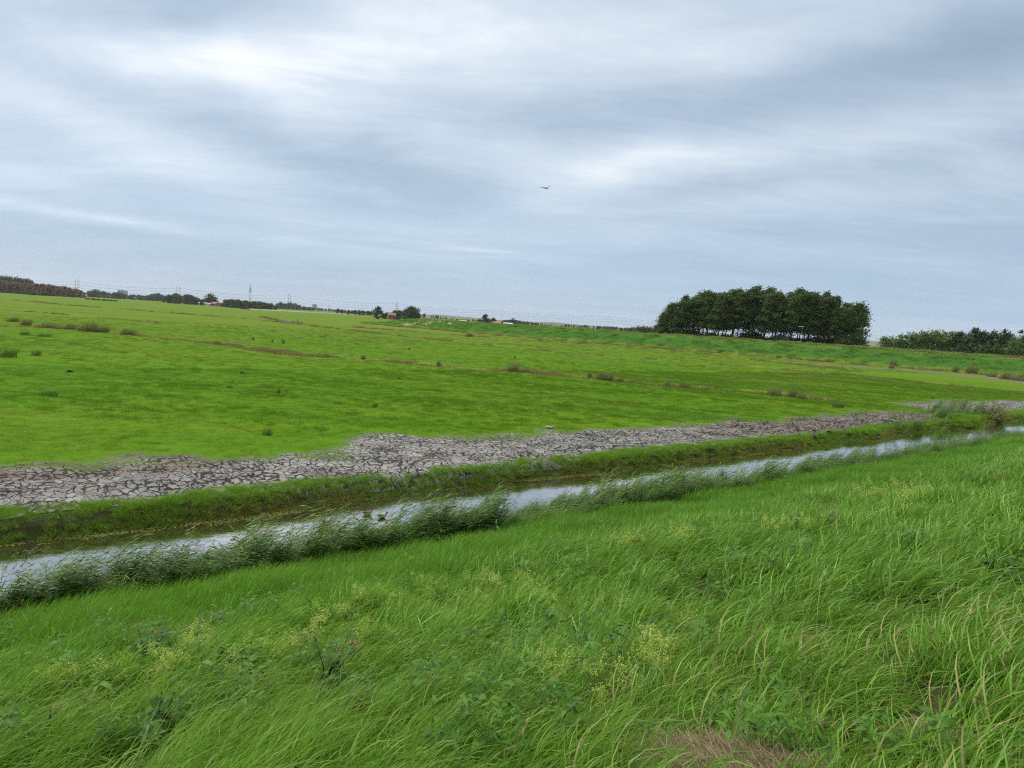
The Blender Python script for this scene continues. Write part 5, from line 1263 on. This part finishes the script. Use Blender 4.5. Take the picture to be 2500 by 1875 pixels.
# ---------------------------------------------------------------- buildings, masts, fences
ROOF_RED = paint('orange_roof_tiles', (.34, .115, .065), .8, .15, .15, .8); ROOF_BROWN = paint('weathered_brown_roof', (.20, .125, .105), .85, .15, .2, .5); ROOF_WHITE = paint('white_roof_sheets', (.52, .53, .52), .6, .3, .06, .4)
WALL_BRICK = paint('red_brick', (.26, .12, .075), .9, .1, .2, 1.5); WALL_WHITE = paint('white_wall', (.52, .51, .49), .85, .15, .06, .6); WALL_DARK = paint('dark_barn_boards', (.055, .048, .042), .9, .1, .2, 1.2); WALL_GREY = paint('grey_concrete', (.30, .31, .33), .85, .15, .08, .3)
GLASS = paint('dark_window_glass', (.04, .05, .06), .2, .5, .1, 1.0); STEEL = paint('galvanised_steel', (.36, .38, .40), .5, .5, .1, 3.0, .3); WHITE_STEEL = paint('white_painted_steel', (.74, .75, .76), .5, .4, .05, .2); RED_STEEL = paint('red_painted_steel', (.45, .06, .04), .5, .4, .1, .2); WIRE = paint('dull_wire', (.20, .21, .22), .6, .3)
WOODP = paint('grey_timber_post', (.16, .145, .125), .9, .1, .3, 8)
def house(name, px, py_ridge, dep, w, l, eave, rz, wall, roof, label, cat, win=2, group=None, rise=None):
    """a gabled building: walls, roof, openings"""
    x = xat(px, dep, 0); root = empty(name, (x, dep, 0), rz); rg = ztop(px, py_ridge, dep); ev = eave if eave else rg*.6
    m = MB(); a, b = w/2, l/2
    m.add([(-a, -b, -.2), (a, -b, -.2), (a, b, -.2), (-a, b, -.2), (-a, -b, ev), (a, -b, ev), (a, b, ev), (-a, b, ev), (-a, 0, rg-.12), (a, 0, rg-.12)],
          [(0, 1, 5, 4), (2, 3, 7, 6), (1, 2, 6, 9, 5), (3, 0, 4, 8, 7)]); m.build('wall', wall, root)
    o = .4; th = .18; sl = (rg-ev)/b; V = []
    for s in (-1, 1):
        V += [(-a-o, s*(b+o), ev-sl*o+.02), (a+o, s*(b+o), ev-sl*o+.02), (a+o, 0, rg+.02), (-a-o, 0, rg+.02)]
    V2 = [(p[0], p[1], p[2]+th) for p in V]
    r = MB(); r.add(V+V2, [(0, 1, 2, 3), (4, 5, 6, 7), (8, 11, 10, 9), (12, 15, 14, 13), (0, 8, 9, 1), (4, 12, 13, 5), (0, 3, 11, 8), (1, 9, 10, 2), (4, 7, 15, 12), (5, 13, 14, 6)]); r.build('roof', roof, root)
    for k in range(win):
        xx = -a+w*(k+.5)/win; MB().box((xx, -b-.03, ev*.55), (min(1.6, w/win*.5), .08, ev*.4)).build('window', GLASS, root)
    return tag(root, label, cat, group)
house('barn', 556, 739.5, 1090, 46, 18, 4.6, .12, WALL_DARK, ROOF_BROWN, 'long low barn with weathered reddish-brown roof at the farm', 'barn', 4)
house('shed', 504, 739.5, 1100, 22, 12, 3.6, .15, WALL_WHITE, ROOF_WHITE, 'white-roofed shed at the near end of the farm', 'shed', 3)
house('farmhouse', 528, 738, 1070, 10, 9, 4.0, -.6, WALL_BRICK, ROOF_BROWN, 'small gabled farmhouse between the white shed and the long barn', 'house', 2)
house('brick_house', 956, 764.5, 655, 7, 8, 4.2, .3, WALL_BRICK, ROOF_BROWN, 'brick house with reddish roof half hidden in trees by the dike end', 'house', 2)
house('red_roof_house', 1044, 774.3, 900, 7, 8, 3.0, .1, WALL_WHITE, ROOF_RED, 'white house with red roof just past the biggest tree', 'house', 2)
house('long_shed', 1055, 776.8, 880, 9, 8, 3.3, .1, WALL_WHITE, ROOF_WHITE, 'long white shed next to the red-roofed house', 'shed', 3)
house('low_shed', 1130, 782.3, 820, 9, 8, 2.6, .05, WALL_WHITE, ROOF_WHITE, 'low bright white shed in front of the blue hills', 'shed', 3)
house('small_house', 1137, 780.8, 840, 4, 7, 3.6, 1.2, WALL_BRICK, ROOF_BROWN, 'small pinkish house end against the low white shed', 'house', 1)
house('farmhouse', 1188, 781.3, 790, 7.5, 8, 3.6, .7, WALL_BRICK, ROOF_BROWN, 'farmhouse with brown gabled roof under the tall dark tree', 'house', 2)
house('tiled_house', 1212, 785.6, 720, 8.2, 8, 2.4, .05, WALL_BRICK, ROOF_RED, 'house with broad bright orange tiled roof above the dike', 'house', 2)
house('white_shed', 1240, 788.3, 850, 11, 9, 2.4, .06, WALL_WHITE, ROOF_WHITE, 'wide white shed beside the orange tiled roof', 'shed', 3)
house('pale_house', 1348, 793.5, 700, 6, 7, 2.5, .9, WALL_WHITE, ROOF_BROWN, 'pale house with steep roof peeping over the middle of the dike', 'house', 1)
def block(px0, px1, pyt, dep, floors, cols, label, mat=None):
    x0, x1 = xat(px0, dep, 0), xat(px1, dep, 0); w = x1-x0; h = ztop((px0+px1)/2, pyt, dep); root = empty('apartment_block', ((x0+x1)/2, dep, 0), .05)
    MB().box((0, 7, h/2-.5), (w, 14, h+1)).build('wall', mat or WALL_GREY, root); MB().box((0, 7, h+.5), (w*.3, 5, 2.4)).build('roof_house', WALL_GREY, root); MB().box((0, 7, h+.16), (w+.6, 14.6, .3)).build('roof', WALL_WHITE, root)
    for i in range(floors):
        for j in range(cols): MB().box((-w/2+w*(j+.5)/cols, -.05, h*(i+.55)/floors), (w/cols*.62, .2, h/floors*.45)).build('window', GLASS, root)
    tag(root, label, 'apartment block')
block(287, 307, 709, 2600, 8, 6, 'wide grey apartment block above the hazy trees'); block(226, 239, 706.5, 2700, 8, 4, 'pale apartment block half hidden behind trees past the browned wood', WALL_WHITE)
block(762.5, 772, 743, 3600, 9, 4, 'blue-grey apartment tower standing alone on the horizon'); block(1248, 1256, 777, 2900, 7, 3, 'hazy apartment block just past the white shed')
def tower():
    D = 4400; x = xat(610, D, 0); root = empty('transmission_tower', (x, D, 0)); conc = paint('pale_concrete', (.52, .52, .52), .8, .2, .06, .05)
    for s in (-1, 1): m = MB(); m.lathe([(2.6, -1), (2.2, 92)], 10, (s*4.4, 0, 0)); m.build('shaft', conc, root, True)
    m = MB(); m.lathe([(3.2, 92), (3.2, 122)], 12); m.build('core', conc, root, True)
    for z, r in ((90, 8.4), (97, 7.4), (103, 9.2), (108, 8.8), (115, 5.8)): m = MB(); m.lathe([(r*.55, z-1.6), (r, z-.6), (r, z+.9), (r*.5, z+1.2)], 16); m.build('platform', WALL_GREY, root)
    m = MB(); m.lathe([(3.6, 122), (1.4, 130), (1.2, 142), (.6, 143), (.5, 154)], 10); m.build('antenna', STEEL, root, True)
    tag(root, 'slender twin-shafted transmission tower with stacked platforms above the trees', 'transmission tower')
tower()
PYL = [(187, 680.6, 5.3, 1, 'pylon with red-banded twin masts and two long crossarms above the browned wood'), (435, 697.6, 6.5, 0, 'pylon with widely spaced red and white twin masts behind the dark clump'), (706, 717, 4.0, 0, 'bright white twin-mast pylon, most visible of all, beside the road'),
       (969, 736.2, 2.0, 0, 'red and white twin-mast pylon above the brick house'), (1225, 754, .4, 0, 'pylon seen edge-on as one thin mast beside the orange tiled house'), (1483, 767, .4, 1, 'white pylon with three short crossarms beside the poplar grove')]
LEV = (48.0, 38.0, 27.5); tops = []
for px, ty, sep, arms, lb in PYL:
    d = sight(px, ty); dep = 50.5/(d.z/d.y); x = xat(px, dep, 20); root = empty('pylon', (x, dep, 0)); sx = sep*dep/F_PX/2; sy = math.sqrt(max(.5, 16-sx*sx))
    for s in (-1, 1):
        m = MB(); zs = [-1, 26, 30, 34, 38, 42, 46, 50, 54, 56.5]
        for a, b in zip(zs[:-1], zs[1:]): m.lathe([(1.55-.95*(a+1)/58, a), (1.55-.95*(b+1)/58, b)], 8, (0, 0, 0), 1 if (zs.index(a) % 2 == 1 and px < 1200) else 0)
        o = m.build('mast', [WHITE_STEEL, RED_STEEL], root); o.location = (s*sx, s*sy, 0)
    for z in LEV: MB().box((0, 0, z), ((26 if px == 187 else 13) if arms else max(6, sx*2+5), .9, .7)).build('crossarm', STEEL, root)
    tag(root, lb, 'pylon', 'twin-mast pylons of the power line'); tops.append((x, dep))
A = np.array(tops); first = A[0]-(A[1]-A[0])*1.1; ext = [A[-1]+np.array((430, 40))*k for k in (1, 2, 3, 4)]
NODES = [first]+list(A)+ext
for li, (z0, nm) in enumerate(zip(LEV, ('topmost', 'middle', 'lowest'))):
    pts = []
    for p, q in zip(NODES[:-1], NODES[1:]):
        for k in range(14): f = k/14; c = p*(1-f)+q*f; pts.append((c[0], c[1], z0-8.5*4*f*(1-f)))
    pts.append((NODES[-1][0], NODES[-1][1], z0)); m = MB(); m.tube(pts, .30, 5); o = m.build('power_cable', WIRE)
    tag(o, nm+' of the three cables strung from pylon to pylon along the horizon', 'power cable', 'cables of the power line')
def turbine(px, pyh, dep, a0, label):
    x = xat(px, dep, 30); h = ztop(px, pyh, dep); root = empty('wind_turbine', (x, dep, 0)); m = MB(); m.lathe([(2.0, -1), (1.0, h)], 8); m.build('tower', WHITE_STEEL, root)
    MB().box((0, -1, h), (2.2, 6, 2.2)).build('nacelle', WHITE_STEEL, root)
    for k in range(3): a = a0+k*2.094; b = MB(); b.tube([(0, -4.3, h), (12*math.sin(a), -4.3, h+12*math.cos(a)), (26*math.sin(a), -4.3, h+26*math.cos(a))], [.9, 1.0, .25], 6); b.build('blade', WHITE_STEEL, root)
    tag(root, label, 'wind turbine', 'wind turbines before the hills')
turbine(1115.5, 766.5, 5200, .4, 'faint wind turbine in front of the blue hills'); turbine(1160, 772.5, 6200, 1.0, 'fainter wind turbine beside the dark tall tree')
m = MB(); x = xat(803, 3000, 0); m.lathe([(1.6, 0), (1.1, ztop(803, 744.5, 3000))], 8); o = m.build('chimney', WALL_GREY); o.location = (x, 3000, 0); tag(o, 'thin lone chimney on the horizon between tower block and road trees', 'chimney')
# on and before the dike
def crest(px, dep, z=4.2): return (xat(px, dep, z), dep)
def street_lamp():
    x, y = crest(1954, 219); z = float(ground_z(np.array([x]), np.array([y]))[0]); root = empty('street_lamp', (x, y, z)); h = ztop(1954, 797, 219)-z
    MB().tube([(0, 0, -.2), (.02, 0, h*.5), (.1, 0, h)], [.07, .055, .045], 8).build('pole', STEEL, root)
    MB().box((-.25, 0, h+.02), (1.7, .30, .14)).build('lamp_head', WHITE_STEEL, root); MB().box((-.42, -.06, h*.26), (.85, .04, .16)).build('sign_plate', WHITE_STEEL, root)
    tag(root, 'street lamp with long pale head and small sign plate before the poplar grove', 'street lamp')
street_lamp()
def marker(px, py, dep, h, lb):
    x, y = crest(px, dep); z = float(ground_z(np.array([x]), np.array([y]))[0]); root = empty('marker_post', (x, y, z))
    MB().box((0, 0, h*.32), (.34, .3, h*.74)).build('post', WHITE_STEEL, root); MB().blob((.08, 0, h*.83), (.21, .20, .24), 10, 8).build('cap', STEEL, root, True); tag(root, lb, 'marker post', 'marker posts on the dike')
marker(1971, 836, 214, 1.35, 'stout white marker post with grey top beside the street lamp'); marker(1637, 819, 236, .8, 'small pale marker post at the bare end of the poplar grove')
x, y = crest(1590, 239); z = float(ground_z(np.array([x]), np.array([y]))[0]); root = empty('utility_pole', (x, y, z)); h = ztop(1590, 786, 239)-z
MB().tube([(0, 0, -.2), (.02, 0, h)], [.07, .05], 7).build('pole', WOODP, root); MB().box((.0, 0, h-.1), (.35, .2, .18)).build('box', STEEL, root); tag(root, 'thin grey utility pole standing just before the poplar grove', 'utility pole')
for k, (px, pt, lb) in enumerate([(1276, 785.5, 'pale lamp post nearest the wide white shed above the dike'), (1283, 785.5, 'pale lamp post second from the wide white shed'), (1304, 788, 'lone pale lamp post midway along the row above the dike'), (1323, 791, 'pale lamp post before the last one above the dike'), (1331, 791.5, 'last pale lamp post before the pale steep-roofed house')]):
    d = 560; x = xat(px, d, 2); root = empty('lamp_post', (x, d, 0)); h = ztop(px, pt, d); MB().tube([(0, 0, 0), (0, 0, h)], [.12, .09], 6).build('pole', STEEL, root); MB().box((.4, 0, h), (1.0, .25, .18)).build('lamp_head', STEEL, root); tag(root, lb, 'lamp post', 'lamp posts above the dike')
def gate():
    g = on_ground(696, 789)[0]; root = empty('field_gate', g, .15); w = 4.6
    for s in (-1, 1): MB().tube([(s*w/2, 0, -.2), (s*w/2, 0, 1.5)], .09, 7).build('post', WOODP, root)
    for k in range(5): MB().tube([(-w/2, 0, .25+.24*k), (w/2, 0, .25+.24*k)], .028, 5).build('rail', STEEL, root)
    MB().tube([(-w/2, .03, .25), (w/2, .03, 1.2)], .025, 5).build('brace', STEEL, root); tag(root, 'grey metal field gate between two posts on the far pasture', 'gate')
    g = on_ground(724, 792)[0]; o = MB().tube([(0, 0, -.2), (.25, 0, 1.0), (.35, 0, 1.9)], [.16, .13, .1], 7).build('leaning_post', WOODP); o.location = g; tag(o, 'leaning grey post beside the field gate', 'post')
gate()
WOOL = paint('sheep_wool', (.62, .58, .50), .95, .05, .12, 10); FACE = paint('sheep_face', (.40, .36, .31), .9, .1, .1, 10)
def sheep(px, py, rz, label):
    g = on_ground(px, py)[0] if py > 780 else np.r_[on_plane(px, py), 0.0]
    root = empty('sheep', g, rz)
    V = [(0, 0, .62), (.32, 0, .64), (.48, 0, .74), (.64, 0, .80), (.80, 0, .72), (-.34, 0, .64), (-.5, 0, .55)]; E = [(0, 1), (1, 2), (2, 3), (3, 4), (0, 5), (5, 6)]; Rr = [(.27, .25), (.24, .23), (.13, .14), (.10, .10), (.06, .06), (.25, .24), (.05, .05)]
    for (x, yy) in ((.30, .13), (.30, -.13), (-.34, .13), (-.34, -.13)):
        b = len(V); V += [(x, yy, .38), (x+(.03 if x < 0 else -.02), yy, .20), (x, yy, 0)]; E += [(1 if x > 0 else 5, b), (b, b+1), (b+1, b+2)]; Rr += [(.07, .07), (.04, .04), (.035, .035)]
    skin_body('body', V, E, Rr, WOOL, root, 1)
    tag(root, label, 'sheep', 'sheep grazing far off')
sheep(1095, 793.5, .2, 'white sheep resting on the dike slope'); sheep(1100, 795, 2.8, 'second white sheep just below the first on the dike slope')
sheep(187, 730, .3, 'white sheep at the near end of the group of three on the far pasture'); sheep(194, 730.5, 2.6, 'middle white sheep of three on the far pasture'); sheep(202, 731, .1, 'white sheep nearest the hedge of three on the far pasture')

# ---------------------------------------------------------------- the air
def haze(density):
    m = bpy.data.materials.new('haze_air'); m.use_nodes = True; m.node_tree.nodes.clear(); n = NT(m.node_tree)
    v = n.new('ShaderNodeVolumePrincipled'); v.inputs['Color'].default_value = (.93, .96, 1.0, 1); v.inputs['Density'].default_value = density; v.inputs['Anisotropy'].default_value = 0
    o = n.new('ShaderNodeOutputMaterial'); n.l.new(v.outputs[0], o.inputs['Volume'])
    x0, x1, y0, y1, z0, z1 = -8900, 8900, -8900, 8900, -3.0, 172.0
    b = MB(); b.box(((x0+x1)/2, (y0+y1)/2, (z0+z1)/2), (x1-x0, y1-y0, z1-z0)); ob = b.build('haze', m)
    tag(ob, 'pale blue haze in the air over the whole polder', 'haze', kind='stuff')
HAZE = 4.5e-5
haze(HAZE)
